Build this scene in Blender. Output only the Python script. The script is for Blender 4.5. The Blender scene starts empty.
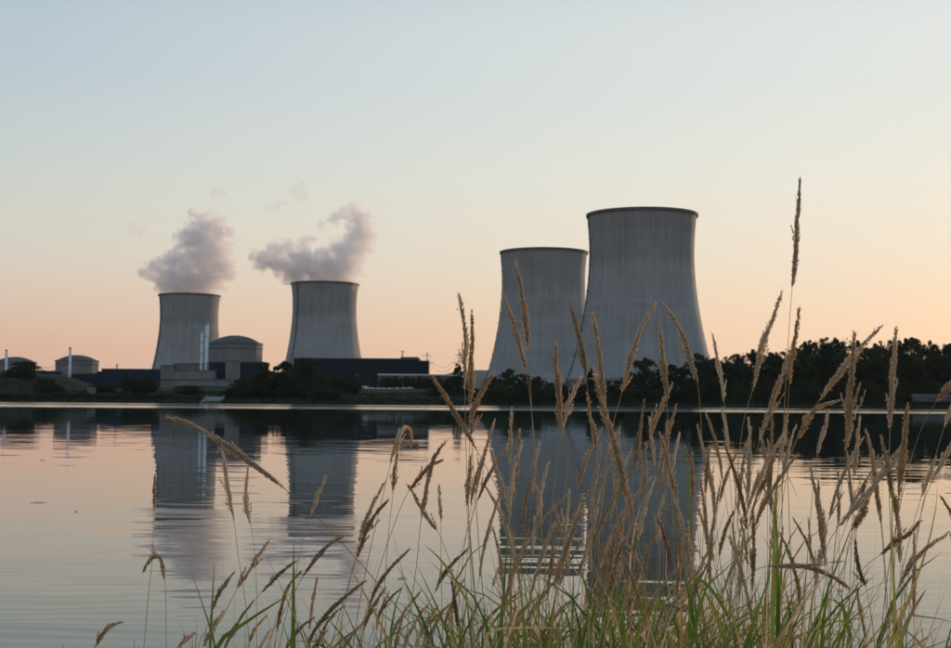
import bpy, math, random
import numpy as np
from mathutils import Matrix, Vector

random.seed(7)
RNG = np.random.default_rng(7)
S = bpy.context.scene
COL = S.collection

# ------------------------------------------------------------------ camera
F = 1320.0                      # focal length in pixels of a 951 wide frame
CAM_H = 1.6
CX, CY = 475.5, 324.0
PITCH = math.atan(78.0 / F)
ROLL = 0.0080
cam = bpy.data.cameras.new("camera")
camo = bpy.data.objects.new("camera", cam)
COL.objects.link(camo)
CAM_M = (Matrix.Translation((0, 0, CAM_H)) @ Matrix.Rotation(math.pi / 2 + PITCH, 4, 'X')
         @ Matrix.Rotation(ROLL, 4, 'Z'))
camo.matrix_world = CAM_M
cam.sensor_width = 36.0
cam.lens = F / 951.0 * 36.0
cam.clip_start = 0.1
cam.clip_end = 40000
cam.dof.use_dof = True
cam.dof.focus_distance = 3.0
cam.dof.aperture_fstop = 20.0
S.camera = camo
R3 = CAM_M.to_3x3()


def at(px, py, Y):
    """world point seen at photo pixel (px, py) at distance Y"""
    d = R3 @ Vector(((px - CX) / F, -(py - CY) / F, -1.0))
    k = Y / d.y
    return Vector((d.x * k, Y, CAM_H + d.z * k))


# ------------------------------------------------------------------ world
def srgb(*c):
    return tuple(((v / 255) / 12.92 if v / 255 <= 0.04045 else ((v / 255 + 0.055) / 1.055) ** 2.4) for v in c)


SUN_AZ = math.radians(35)        # to the right of the view
SUN_EL = math.radians(1.6)
W = bpy.data.worlds.new("World")
S.world = W
W.use_nodes = True
wt = W.node_tree
wn, wl = wt.nodes, wt.links


def nd(tree, typ, **kw):
    n = tree.nodes.new(typ)
    for k, v in kw.items():
        setattr(n, k, v)
    return n


def math_(tree, op, a, b=None, c=None, clamp=False):
    n = nd(tree, 'ShaderNodeMath', operation=op, use_clamp=clamp)
    for i, v in enumerate((a, b, c)):
        if v is None:
            continue
        if isinstance(v, (int, float)):
            n.inputs[i].default_value = v
        else:
            tree.links.new(v, n.inputs[i])
    return n.outputs[0]


def maprange(tree, v, a, b, c, d, smooth=False, clamp=True):
    n = nd(tree, 'ShaderNodeMapRange', interpolation_type='SMOOTHSTEP' if smooth else 'LINEAR', clamp=clamp)
    tree.links.new(v, n.inputs[0])
    for i, x in enumerate((a, b, c, d)):
        n.inputs[i + 1].default_value = x
    return n.outputs[0]


def ramp(tree, fac, stops, interp='LINEAR'):
    n = nd(tree, 'ShaderNodeValToRGB')
    cr = n.color_ramp
    cr.interpolation = interp
    while len(cr.elements) < len(stops):
        cr.elements.new(0.5)
    for e, (p, c) in zip(cr.elements, stops):
        e.position = p
        e.color = (*c, 1)
    tree.links.new(fac, n.inputs[0])
    return n.outputs[0]


def mixc(tree, f, a, b, blend='MIX'):
    n = nd(tree, 'ShaderNodeMix', data_type='RGBA', blend_type=blend, clamp_factor=False)
    for s, v in ((n.inputs[0], f), (n.inputs[6], a), (n.inputs[7], b)):
        if isinstance(v, (int, float)):
            s.default_value = v
        elif isinstance(v, tuple):
            s.default_value = (*v, 1) if len(v) == 3 else v
        else:
            tree.links.new(v, s)
    return n.outputs[2]


def vmath(tree, op, a, b=None):
    n = nd(tree, 'ShaderNodeVectorMath', operation=op)
    for i, v in enumerate((a, b)):
        if v is None:
            continue
        if isinstance(v, (tuple, list)):
            n.inputs[i].default_value = v
        else:
            tree.links.new(v, n.inputs[i])
    return n


tc = nd(wt, 'ShaderNodeTexCoord')
sep = nd(wt, 'ShaderNodeSeparateXYZ')
wl.new(tc.outputs['Generated'], sep.inputs[0])
zz = math_(wt, 'MAXIMUM', sep.outputs[2], 0.0)
LEFT = [(0, (220, 177, 158)), (.02, (226, 183, 162)), (.043, (226, 187, 165)), (.092, (221, 208, 193)),
        (.151, (210, 214, 206)), (.223, (194, 207, 214)), (.2915, (180, 198, 210)), (.5, (146, 174, 198)),
        (1, (112, 148, 186))]
RIGHT = [(0, (247, 205, 171)), (.02, (250, 210, 176)), (.043, (248, 213, 182)), (.092, (243, 224, 201)),
         (.151, (238, 233, 219)), (.223, (229, 233, 228)), (.2915, (224, 230, 230)), (.5, (192, 210, 224)),
         (1, (134, 166, 200))]
left_c = ramp(wt, zz, [(p, srgb(*c)) for p, c in LEFT], 'CARDINAL')
right_c = ramp(wt, zz, [(p, srgb(*c)) for p, c in RIGHT], 'CARDINAL')
sd = vmath(wt, 'DOT_PRODUCT', tc.outputs['Generated'], (math.sin(SUN_AZ), math.cos(SUN_AZ), 0)).outputs['Value']
tfac = maprange(wt, sd, 0.56, 0.92, 0, 1)
sky_c = mixc(wt, tfac, left_c, right_c)
back = maprange(wt, sd, -1.0, 0.56, 1.0, 1.0)
glow = maprange(wt, sd, 0.95, 1.0, 1.0, 1.02)
bright = math_(wt, 'MULTIPLY', back, glow)
scl = vmath(wt, 'SCALE', sky_c)
wl.new(bright, scl.inputs['Scale'])
nish = nd(wt, 'ShaderNodeTexSky', sky_type='NISHITA', sun_disc=False)
nish.sun_elevation = math.radians(4)
nish.sun_rotation = SUN_AZ
nish.air_density = 1.0
nish.dust_density = 1.0
nsc = vmath(wt, 'SCALE', nish.outputs[0])
nsc.inputs['Scale'].default_value = 0.13
final = mixc(wt, 0.08, scl.outputs[0], nsc.outputs[0])
wl.new(final, wn['Background'].inputs[0])
wn['Background'].inputs[1].default_value = 1.0

# ------------------------------------------------------------------ sun glow
sl = bpy.data.lights.new("sun", 'SUN')
sl.energy = 3.8
sl.angle = math.radians(4.0)
sl.color = (1.0, 0.64, 0.40)
so = bpy.data.objects.new("sun", sl)
COL.objects.link(so)
sun_dir = Vector((math.sin(SUN_AZ) * math.cos(SUN_EL), math.cos(SUN_AZ) * math.cos(SUN_EL), math.sin(SUN_EL)))
so.rotation_euler = sun_dir.to_track_quat('Z', 'Y').to_euler()

S.view_settings.view_transform = 'Standard'
S.view_settings.look = 'None'
S.view_settings.exposure = 0
S.view_settings.gamma = 1
S.view_settings.use_curve_mapping = False
S.render.engine = 'CYCLES'
cy = S.cycles
cy.max_bounces = 7
cy.diffuse_bounces = 3
cy.volume_bounces = 6
cy.transparent_max_bounces = 16
cy.caustics_reflective = False
cy.caustics_refractive = False
cy.sample_clamp_indirect = 6
cy.use_denoising = True


# ------------------------------------------------------------------ helpers
class MB:
    def __init__(self):
        self.v, self.f = [], []

    def add(self, vs, fs):
        o = len(self.v)
        self.v += [tuple(p) for p in vs]
        self.f += [tuple(i + o for i in f) for f in fs]
        return self

    def box(self, x0, x1, y0, y1, z0, z1):
        vs = [(x, y, z) for z in (z0, z1) for y in (y0, y1) for x in (x0, x1)]
        return self.add(vs, [(0, 2, 3, 1), (4, 5, 7, 6), (0, 1, 5, 4), (2, 6, 7, 3), (0, 4, 6, 2), (1, 3, 7, 5)])

    def bar(self, a, b, w, w2=None, n=4):
        a, b = Vector(a), Vector(b)
        w2 = w if w2 is None else w2
        d = (b - a).normalized()
        u = d.orthogonal().normalized()
        q = d.cross(u)
        vs = []
        for p, r in ((a, w), (b, w2)):
            for k in range(n):
                t = 2 * math.pi * k / n + math.pi / 4
                vs.append(p + u * (r * math.cos(t)) + q * (r * math.sin(t)))
        fs = [(k, (k + 1) % n, n + (k + 1) % n, n + k) for k in range(n)]
        fs += [tuple(range(n - 1, -1, -1)), tuple(range(n, 2 * n))]
        return self.add(vs, fs)

    def lathe(self, prof, n=64, c=(0, 0), cap_top=False, cap_bot=False):
        vs = []
        for r, z in prof:
            for k in range(n):
                t = 2 * math.pi * k / n
                vs.append((c[0] + r * math.cos(t), c[1] + r * math.sin(t), z))
        fs = []
        for j in range(len(prof) - 1):
            for k in range(n):
                k2 = (k + 1) % n
                fs.append((j * n + k, j * n + k2, (j + 1) * n + k2, (j + 1) * n + k))
        if cap_top:
            fs.append(tuple((len(prof) - 1) * n + k for k in range(n)))
        if cap_bot:
            fs.append(tuple(k for k in range(n - 1, -1, -1)))
        return self.add(vs, fs)

    def mesh(self, name, mat=None, smooth=False):
        m = bpy.data.meshes.new(name)
        m.from_pydata(self.v, [], self.f)
        if mat:
            m.materials.append(mat)
        if smooth:
            m.polygons.foreach_set('use_smooth', [True] * len(m.polygons))
        m.update()
        return m

    def build(self, name, mat, parent=None, smooth=False):
        return link(name, self.mesh(name, mat, smooth), parent)


def np_mesh(name, verts, faces, mat, smooth=False, attr=None):
    """verts (N,3), faces (M,k) arrays -> mesh"""
    m = bpy.data.meshes.new(name)
    verts = np.asarray(verts, np.float32)
    faces = np.asarray(faces, np.int32)
    k = faces.shape[1]
    m.vertices.add(len(verts))
    m.vertices.foreach_set('co', verts.ravel())
    m.loops.add(faces.size)
    m.loops.foreach_set('vertex_index', faces.ravel())
    m.polygons.add(len(faces))
    m.polygons.foreach_set('loop_start', np.arange(0, faces.size, k, dtype=np.int32))
    m.polygons.foreach_set('loop_total', np.full(len(faces), k, np.int32))
    if smooth:
        m.polygons.foreach_set('use_smooth', np.ones(len(faces), bool))
    m.materials.append(mat)
    if attr is not None:
        a = m.attributes.new('tint', 'FLOAT', 'POINT')
        a.data.foreach_set('value', np.asarray(attr, np.float32))
    m.update(calc_edges=True)
    return m


def link(name, mesh, parent=None, loc=None):
    o = bpy.data.objects.new(name, mesh)
    COL.objects.link(o)
    if parent is not None:
        o.parent = parent
    if loc is not None:
        o.location = loc
    return o


def tag(o, label, cat, group=None, kind=None):
    o['label'] = label
    o['category'] = cat
    if group:
        o['group'] = group
    if kind:
        o['kind'] = kind
    return o


def thing(name, label, cat, loc=(0, 0, 0), group=None, rz=0.0):
    o = link(name, None)
    o.location = loc
    o.rotation_euler = (0, 0, rz)
    return tag(o, label, cat, group)


def structure(o):
    o['kind'] = 'structure'
    return o


# ------------------------------------------------------------------ materials
def material(name, color=(.5, .5, .5), rough=.8, spec=.3):
    m = bpy.data.materials.new(name)
    m.use_nodes = True
    b = m.node_tree.nodes['Principled BSDF']
    b.inputs['Base Color'].default_value = (*color, 1)
    b.inputs['Roughness'].default_value = rough
    b.inputs['Specular IOR Level'].default_value = spec
    return m, m.node_tree, b


def noise(t, vec, scale, detail=4, rough=.55, dist=0.0):
    n = nd(t, 'ShaderNodeTexNoise')
    n.inputs['Scale'].default_value = scale
    n.inputs['Detail'].default_value = detail
    n.inputs['Roughness'].default_value = rough
    n.inputs['Distortion'].default_value = dist
    if vec is not None:
        t.links.new(vec, n.inputs['Vector'])
    return n


def scaled(t, vec, s):
    return vmath(t, 'MULTIPLY', vec, s).outputs[0]


def mat_simple(name, c0, c1, scale=1.0, rough=.85, stretch=(1, 1, 1), spec=.25, detail=4):
    m, t, b = material(name, c0, rough, spec)
    co = nd(t, 'ShaderNodeTexCoord').outputs['Object']
    n = noise(t, scaled(t, co, stretch), scale, detail)
    t.links.new(ramp(t, n.outputs[0], [(.3, c0), (.7, c1)]), b.inputs['Base Color'])
    return m


# cooling tower concrete: lift bands, vertical weather streaks, darker upper part
def mat_tower():
    m, t, b = material('tower_concrete', (.25, .25, .24), .9, .2)
    tcn = nd(t, 'ShaderNodeTexCoord')
    co = tcn.outputs['Object']
    sp = nd(t, 'ShaderNodeSeparateXYZ')
    t.links.new(co, sp.inputs[0])
    ang = math_(t, 'ARCTAN2', sp.outputs[1], sp.outputs[0])
    z = sp.outputs[2]
    cyl = nd(t, 'ShaderNodeCombineXYZ')
    t.links.new(math_(t, 'MULTIPLY', ang, 46.0), cyl.inputs[0])
    t.links.new(z, cyl.inputs[2])
    oi = nd(t, 'ShaderNodeObjectInfo')
    t.links.new(math_(t, 'MULTIPLY', oi.outputs['Random'], 400.0), cyl.inputs[1])
    v = cyl.outputs[0]
    streak = noise(t, scaled(t, v, (.32, 1, .012)), 1.0, 5, .65).outputs[0]
    fine = noise(t, scaled(t, v, (1.1, 1, .03)), 1.0, 3, .6).outputs[0]
    blot = noise(t, scaled(t, v, (.03, 1, .05)), 1.0, 4, .6).outputs[0]
    # upper stained belt with ragged lower limit
    lim = math_(t, 'ADD', math_(t, 'MULTIPLY', math_(t, 'SUBTRACT', streak, .5), 26), 121)
    belt = math_(t, 'MULTIPLY_ADD', math_(t, 'SUBTRACT', z, lim), 1 / 9.0, .5, clamp=True)
    lift = math_(t, 'FRACT', math_(t, 'DIVIDE', z, 4.5))
    lineh = math_(t, 'LESS_THAN', lift, .12)
    liftid = math_(t, 'FLOOR', math_(t, 'DIVIDE', z, 4.5))
    wn_ = nd(t, 'ShaderNodeTexWhiteNoise', noise_dimensions='1D')
    t.links.new(liftid, wn_.inputs['W'])
    rib = math_(t, 'LESS_THAN', math_(t, 'FRACT', math_(t, 'MULTIPLY', ang, 96 / 6.28318)), .16)
    val = math_(t, 'MULTIPLY_ADD', math_(t, 'SUBTRACT', streak, .5), .60, 1.0)
    val = math_(t, 'MULTIPLY_ADD', math_(t, 'SUBTRACT', fine, .5), .35, val)
    val = math_(t, 'MULTIPLY_ADD', math_(t, 'SUBTRACT', blot, .5), .60, val)
    val = math_(t, 'MULTIPLY_ADD', belt, -.15, val)
    val = math_(t, 'MULTIPLY_ADD', lineh, -.06, val)
    val = math_(t, 'MULTIPLY_ADD', rib, -.045, val)
    val = math_(t, 'MULTIPLY_ADD', wn_.outputs[0], .07, val)
    c = vmath(t, 'SCALE', (.285, .296, .294))
    t.links.new(val, c.inputs['Scale'])
    t.links.new(c.outputs[0], b.inputs['Base Color'])
    bump = nd(t, 'ShaderNodeBump')
    bump.inputs['Distance'].default_value = .25
    bump.inputs['Strength'].default_value = .3
    t.links.new(math_(t, 'ADD', rib, lineh), bump.inputs['Height'])
    t.links.new(bump.outputs[0], b.inputs['Normal'])
    return m


M = {}
M['tower'] = mat_tower()
M['tower_rim'] = mat_simple('tower_rim', (.10, .10, .10), (.15, .15, .15), .2)
M['ladder'] = mat_simple('dark_steel', (.06, .065, .07), (.09, .09, .1), .5)
M['concrete'] = mat_simple('concrete', (.165, .165, .158), (.23, .23, .22), .12, stretch=(1, 1, .35))
M['concrete_dark'] = mat_simple('dark_concrete', (.10, .105, .11), (.14, .145, .15), .15)
M['dome'] = mat_simple('dome_concrete', (.075, .08, .085), (.11, .115, .12), .12)
M['blue'] = mat_simple('blue_cladding', (.008, .022, .044), (.012, .030, .056), .12, .75, (1, 1, .1), .1)
M['blue_dark'] = mat_simple('dark_cladding', (.007, .017, .027), (.011, .023, .034), .12, .75, (1, 1, .1), .1)
M['stack'] = mat_simple('pale_stack', (.55, .62, .66), (.66, .70, .72), .3, .6)
M['white'] = mat_simple('white_paint', (.62, .62, .62), (.74, .74, .73), .3, .5)
M['metal'] = mat_simple('galvanised_steel', (.10, .105, .11), (.15, .15, .16), 2.0, .6)
M['bark'] = mat_simple('bark', (.035, .028, .02), (.06, .048, .035), 2.0, .95)
M['glass'] = mat_simple('car_glass', (.015, .018, .02), (.02, .024, .026), 1.0, .1, spec=.5)
M['rubber'] = mat_simple('rubber', (.015, .015, .015), (.025, .025, .025), 3.0, .9)
M['hill'] = mat_simple('hill_woods', (.035, .05, .035), (.06, .08, .05), .004, .95)
M['twig'] = mat_simple('wet_twig', (.03, .022, .015), (.05, .04, .03), 20, .8)


def mat_ground():
    m, t, b = material('bank_grass', (.06, .08, .03), .95, .1)
    g = nd(t, 'ShaderNodeNewGeometry')
    n1 = noise(t, scaled(t, g.outputs['Position'], (.02, .05, .05)), 1.0, 5, .6).outputs[0]
    n2 = noise(t, scaled(t, g.outputs['Position'], (.35, .35, .35)), 1.0, 4, .6).outputs[0]
    c = ramp(t, n1, [(.30, (.016, .026, .012)), (.5, (.026, .036, .016)), (.68, (.050, .050, .024))])
    c2 = mixc(t, maprange(t, n2, .4, .8, 0, .6), c, (.018, .026, .012))
    t.links.new(c2, b.inputs['Base Color'])
    return m


M['ground'] = mat_ground()


def mat_leaf(name, dark, light, trans=.25):
    m, t, b = material(name, dark, .8, .15)
    oi = nd(t, 'ShaderNodeObjectInfo')
    g = nd(t, 'ShaderNodeNewGeometry')
    n = noise(t, scaled(t, g.outputs['Position'], (.16, .16, .16)), 1.0, 3).outputs[0]
    f = math_(t, 'ADD', math_(t, 'MULTIPLY', n, .9), math_(t, 'MULTIPLY', oi.outputs['Random'], .5))
    c = ramp(t, f, [(.35, dark), (1.0, light)])
    t.links.new(c, b.inputs['Base Color'])
    tr = nd(t, 'ShaderNodeBsdfTranslucent')
    t.links.new(c, tr.inputs[0])
    mx = nd(t, 'ShaderNodeMixShader')
    mx.inputs[0].default_value = trans
    t.links.new(b.outputs[0], mx.inputs[1])
    t.links.new(tr.outputs[0], mx.inputs[2])
    t.links.new(mx.outputs[0], t.nodes['Material Output'].inputs[0])
    return m


M['leaf'] = mat_leaf('dark_foliage', (.024, .040, .020), (.052, .074, .034))
M['leaf2'] = mat_leaf('mid_foliage', (.030, .046, .022), (.060, .082, .036))
M['scrub'] = mat_leaf('shore_scrub', (.018, .028, .014), (.044, .052, .024))


def mat_water():
    m, t, b = material('lake_water', (.020, .032, .028), .015, .5)
    b.inputs['IOR'].default_value = 1.333
    g = nd(t, 'ShaderNodeNewGeometry')
    P = g.outputs['Position']
    sp = nd(t, 'ShaderNodeSeparateXYZ')
    t.links.new(P, sp.inputs[0])
    Y = sp.outputs[1]

    def slopes(vec, amp):
        n = vmath(t, 'SUBTRACT', vec, (.5, .5, .5))
        s = vmath(t, 'SCALE', n.outputs[0])
        if isinstance(amp, (int, float)):
            s.inputs['Scale'].default_value = amp
        else:
            t.links.new(amp, s.inputs['Scale'])
        return s.outputs[0]
    # wind patches
    pn = noise(t, scaled(t, P, (.035, .085, 0)), 1.0, 3, .5).outputs[0]
    patch = maprange(t, pn, .38, .62, .50, 1.0, True)
    near = maprange(t, Y, 22, 75, 1.0, .26)
    a1 = math_(t, 'MULTIPLY', math_(t, 'MULTIPLY', patch, near), .060)
    rot = nd(t, 'ShaderNodeMapping')
    rot.inputs['Rotation'].default_value = (0, 0, math.radians(6))
    t.links.new(P, rot.inputs[0])
    PR = rot.outputs[0]
    rip = noise(t, scaled(t, PR, (.6, 3.4, 1)), 1.0, 1.5, .5, .3).outputs['Color']
    rip2 = noise(t, scaled(t, P, (.16, .75, 1)), 1.0, 1, .5, .3).outputs['Color']
    s1 = slopes(rip, a1)
    s2 = slopes(rip2, math_(t, 'MULTIPLY', near, .016))
    # short regular wave trains close to the bank, slightly oblique
    X = sp.outputs[0]
    ph0 = noise(t, scaled(t, P, (.22, .5, 0)), 1.0, 2).outputs[0]
    ph = math_(t, 'MULTIPLY_ADD', Y, 2 * math.pi / .29, math_(t, 'MULTIPLY', X, -1.1))
    ph = math_(t, 'MULTIPLY_ADD', ph0, 34.0, ph)
    wav = math_(t, 'SINE', ph)
    brk = noise(t, scaled(t, P, (.5, .35, 0)), 1.0, 2).outputs[0]
    wa = math_(t, 'MULTIPLY', maprange(t, Y, 13, 26, .0095, 0.0), maprange(t, brk, .36, .62, .12, 1.0, True))
    wv_ = nd(t, 'ShaderNodeCombineXYZ')
    t.links.new(math_(t, 'MULTIPLY', wav, wa), wv_.inputs[1])
    # ruffled bands far out, ragged along their length
    wob = noise(t, scaled(t, P, (.006, .0005, 0)), 1.0, 3).outputs[0]
    Yw = math_(t, 'MULTIPLY_ADD', math_(t, 'SUBTRACT', wob, .5), 60, Y)

    def band(a, b_, c, d):
        up = maprange(t, Yw, a, b_, 0, 1, True)
        dn = maprange(t, Yw, c, d, 1, 0, True)
        return math_(t, 'MULTIPLY', up, dn)
    bands = math_(t, 'MAXIMUM', band(240, 262, 345, 380),
                  math_(t, 'MULTIPLY', band(420, 440, 520, 550), .9))
    ruf = noise(t, scaled(t, P, (1.3, 2.0, 1)), 1.0, 2).outputs['Color']
    s3 = slopes(ruf, math_(t, 'MULTIPLY', bands, .50))
    # at grazing view only the wavelet faces turned to the near shore are seen
    s3a = vmath(t, 'ABSOLUTE', s3).outputs[0]
    s3 = vmath(t, 'MULTIPLY', s3a, (0, -1, 0)).outputs[0]
    tot = vmath(t, 'ADD', vmath(t, 'ADD', s1, s2).outputs[0], vmath(t, 'ADD', s3, wv_.outputs[0]).outputs[0]).outputs[0]
    tot = vmath(t, 'MULTIPLY', tot, (.45, 1, 0)).outputs[0]
    nrm = vmath(t, 'NORMALIZE', vmath(t, 'ADD', tot, (0, 0, 1)).outputs[0]).outputs[0]
    t.links.new(nrm, b.inputs['Normal'])
    return m


M['water'] = mat_water()


# ------------------------------------------------------------------ setting
def sstep(a, b, x):
    t = np.clip((x - a) / (b - a), 0, 1)
    return t * t * (3 - 2 * t)


def terrain_z(X, Y):
    X = np.asarray(X, float)
    Y = np.asarray(Y, float)
    sh = 790 + 6 * np.sin(X * .021 + 1) + 4 * np.sin(X * .057)
    z = -1.4 + 2.8 * sstep(sh - 14, sh + 10, Y) + 5.0 * sstep(sh + 8, sh + 90, Y)
    # grassy mound at the far left of the shore
    z = z + 9.0 * sstep(-284, -312, X) * sstep(sh + 4, sh + 75, Y) * (1 - sstep(980, 1080, Y))
    z = z + 4.4 * sstep(885, 1000, Y)
    z = z + .35 * np.sin(X * .11 + Y * .05) * sstep(sh, sh + 20, Y)
    return z


def tz(x, y):
    return float(terrain_z(x, y))


xs = np.unique(np.concatenate([np.linspace(-12000, -700, 40), np.linspace(-700, 700, 280), np.linspace(700, 12000, 40)]))
ys = np.unique(np.concatenate([np.linspace(760, 900, 60), np.linspace(900, 1200, 30), np.linspace(1200, 15000, 40)]))
gx, gy = np.meshgrid(xs, ys)
gz = terrain_z(gx, gy)
vv = np.stack([gx, gy, gz], -1).reshape(-1, 3)
nx = len(xs)
ii = np.arange(len(ys) - 1)[:, None] * nx + np.arange(nx - 1)[None, :]
ff = np.stack([ii, ii + 1, ii + nx + 1, ii + nx], -1).reshape(-1, 4)
structure(link('far_bank_ground', np_mesh('far_bank_ground', vv, ff, M['ground'], True)))

wm = MB().add([(-12000, 2.5, 0), (12000, 2.5, 0), (12000, 800, 0), (-12000, 800, 0)], [(0, 1, 2, 3)])
structure(wm.build('lake_water', M['water']))

# near bank
bxs = np.linspace(-400, 400, 161)
bys = np.concatenate([np.linspace(-250, 0, 12), np.linspace(.5, 5.4, 15)])
gx, gy = np.meshgrid(bxs, bys)


def bank_z(x, y):
    return .5 * (1 - sstep(3.9, 5.2, y + .25 * np.sin(x * .9))) + .04 * np.sin(x * 3.1) * np.sin(y * 2.3) - .12 * sstep(4.4, 5.4, y)


gz = bank_z(gx, gy)
vv = np.stack([gx, gy, gz], -1).reshape(-1, 3)
nx = len(bxs)
ii = np.arange(len(bys) - 1)[:, None] * nx + np.arange(nx - 1)[None, :]
ff = np.stack([ii, ii + 1, ii + nx + 1, ii + nx], -1).reshape(-1, 4)
structure(link('near_bank_ground', np_mesh('near_bank_ground', vv, ff, M['ground'], True)))

# distant hills: solid ridges
hm = MB()
D = 13500
pts = []
for k in range(121):
    px = -300 + k * 13
    h = 373.5 + 2.5 * math.sin(k * .23 + .6) + 2.5 * math.sin(k * .61) + 1.2 * math.sin(k * 1.7)
    h -= 5.0 * math.exp(-((px - 484) / 22) ** 2)
    h += 0.0080 * (px - CX)
    p = at(px, min(h, 388), D)
    pts.append((p.x, p.z))
vs, fs = [], []
for x, z in pts:
    vs += [(x, D - 700, 5), (x, D - 300, 5 + (z - 5) * .62), (x, D, z), (x, D + 500, z * .6), (x, D + 900, 5)]
for k in range(len(pts) - 1):
    for j in range(4):
        a = k * 5 + j
        fs.append((a, a + 5, a + 6, a + 1))
structure(hm.add(vs, fs).build('distant_hills', M['hill'], smooth=True))


# ------------------------------------------------------------------ cooling towers
PROF = [(68.0, 9), (66.2, 16), (63.8, 22), (58.9, 36), (56.2, 46), (52.6, 62), (49.6, 78), (47.5, 92), (45.8, 107), (44.8, 122),
        (44.6, 132), (44.9, 145), (45.8, 157), (46.7, 166.2)]


def catmull(P, n):
    P = np.asarray(P, float)
    Q = np.vstack([2 * P[0] - P[1], P, 2 * P[-1] - P[-2]])
    out = []
    seg = len(P) - 1
    for u in np.linspace(0, seg, n):
        i = min(int(u), seg - 1)
        t = u - i
        p0, p1, p2, p3 = Q[i:i + 4]
        out.append(.5 * ((2 * p1) + (-p0 + p2) * t + (2 * p0 - 5 * p1 + 4 * p2 - p3) * t * t + (-p0 + 3 * p1 - 3 * p2 + p3) * t ** 3))
    return np.array(out)


def prof_r(z):
    return float(np.interp(z, [p[1] for p in PROF], [p[0] for p in PROF]))


SMOOTH = catmull(PROF, 60)


def build_tower_meshes():
    low = 21.0
    outer = [(r, z) for r, z in SMOOTH if z > low + .5]
    outer = [(prof_r(low), low)] + outer
    inner = [(r - .9, z) for r, z in reversed(outer)]
    sh = MB().lathe(outer + inner + [outer[0]], 144).mesh('shell', M['tower'], True)
    rt, zt = PROF[-1]
    rim = MB().lathe([(rt - 1.2, zt - .2), (rt + .15, zt - 2.0), (rt + 1.4, zt - 1.7), (rt + 1.5, zt + .6), (rt - 1.3, zt + .6), (rt - 1.2, zt - .2)], 144).mesh('rim', M['tower_rim'])
    ring = MB().lathe([(prof_r(low) - 1.3, low - .9), (prof_r(low) + .7, low - .9), (prof_r(low) + .6, low + 1.2), (prof_r(low) - 1.3, low + 1.2), (prof_r(low) - 1.3, low - .9)], 96).mesh('lintel_ring', M['concrete'])
    cols = MB()
    n = 44
    for k in range(n):
        for s in (-.5, .5):
            a0 = 2 * math.pi * k / n
            a1 = 2 * math.pi * (k + s) / n
            cols.bar((68.5 * math.cos(a0), 68.5 * math.sin(a0), 5.2), (prof_r(low) * math.cos(a1), prof_r(low) * math.sin(a1), low - .8), .75)
    cols = cols.mesh('support_columns', M['concrete'])
    basin = MB().lathe([(72, 4), (72, 7.6), (71, 7.6), (71, 5.6), (30, 5.4)], 96).mesh('basin', M['concrete'])
    fill = MB().lathe([(57, 6), (57, 18), (10, 19.5), (0.2, 19.6)], 72).mesh('packing', M['concrete_dark'])
    lad = MB()
    z = 8.0
    zz_ = np.linspace(8, 165, 70)
    for i in range(len(zz_) - 1):
        z0, z1 = zz_[i], zz_[i + 1]
        r0, r1 = prof_r(z0) + .9, prof_r(z1) + .9
        for dy in (-.9, .9):
            lad.bar((r0, dy, z0), (r1, dy, z1), .28)
        lad.bar((r0, -.9, z0), (r0, .9, z0), .2)
        if i % 5 == 0:
            lad.box(r0 - .9, r0 + .7, -1.2, 1.2, z0 - .2, z0 + .6)
    lad = lad.mesh('ladder', M['ladder'])
    return sh, rim, ring, cols, basin, fill, lad


TM = build_tower_meshes()


def cooling_tower(px, ptop, D, lad_deg, label, wscale=1.0):
    p = at(px, ptop, D)
    h = at(px, ptop, D - 47 * wscale).z          # the near side of the rim is what stands highest in view
    t = thing('cooling_tower', label, 'cooling tower', (p.x, D, 0), 'cooling towers of the power station')
    t.scale = (wscale, wscale, h / 166.8)
    for nm, me in zip(('shell', 'rim', 'lintel_ring', 'support_columns', 'basin', 'packing', 'ladder'), TM):
        o = link(nm, me, t)
        if nm == 'support_columns':
            o['kind'] = 'stuff'
        if nm == 'ladder':
            o.rotation_euler = (0, 0, math.radians(lad_deg))
        if nm == 'shell':
            o.rotation_euler = (0, 0, math.radians(D * 7.3))
    return t


cooling_tower(642, 206.6, 1132, 185, 'largest and nearest concrete cooling tower, right of the others, without steam')
cooling_tower(544, 247.0, 1426, 187, 'second cooling tower from the right, without steam, overlapped by the largest one')
cooling_tower(325, 280.6, 1823, 222, 'cooling tower with dark hall before it and curling steam plume on top', .985)
cooling_tower(189.7, 292.6, 2025, 214, 'leftmost cooling tower, steaming, behind the domed reactor building', .985)


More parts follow.
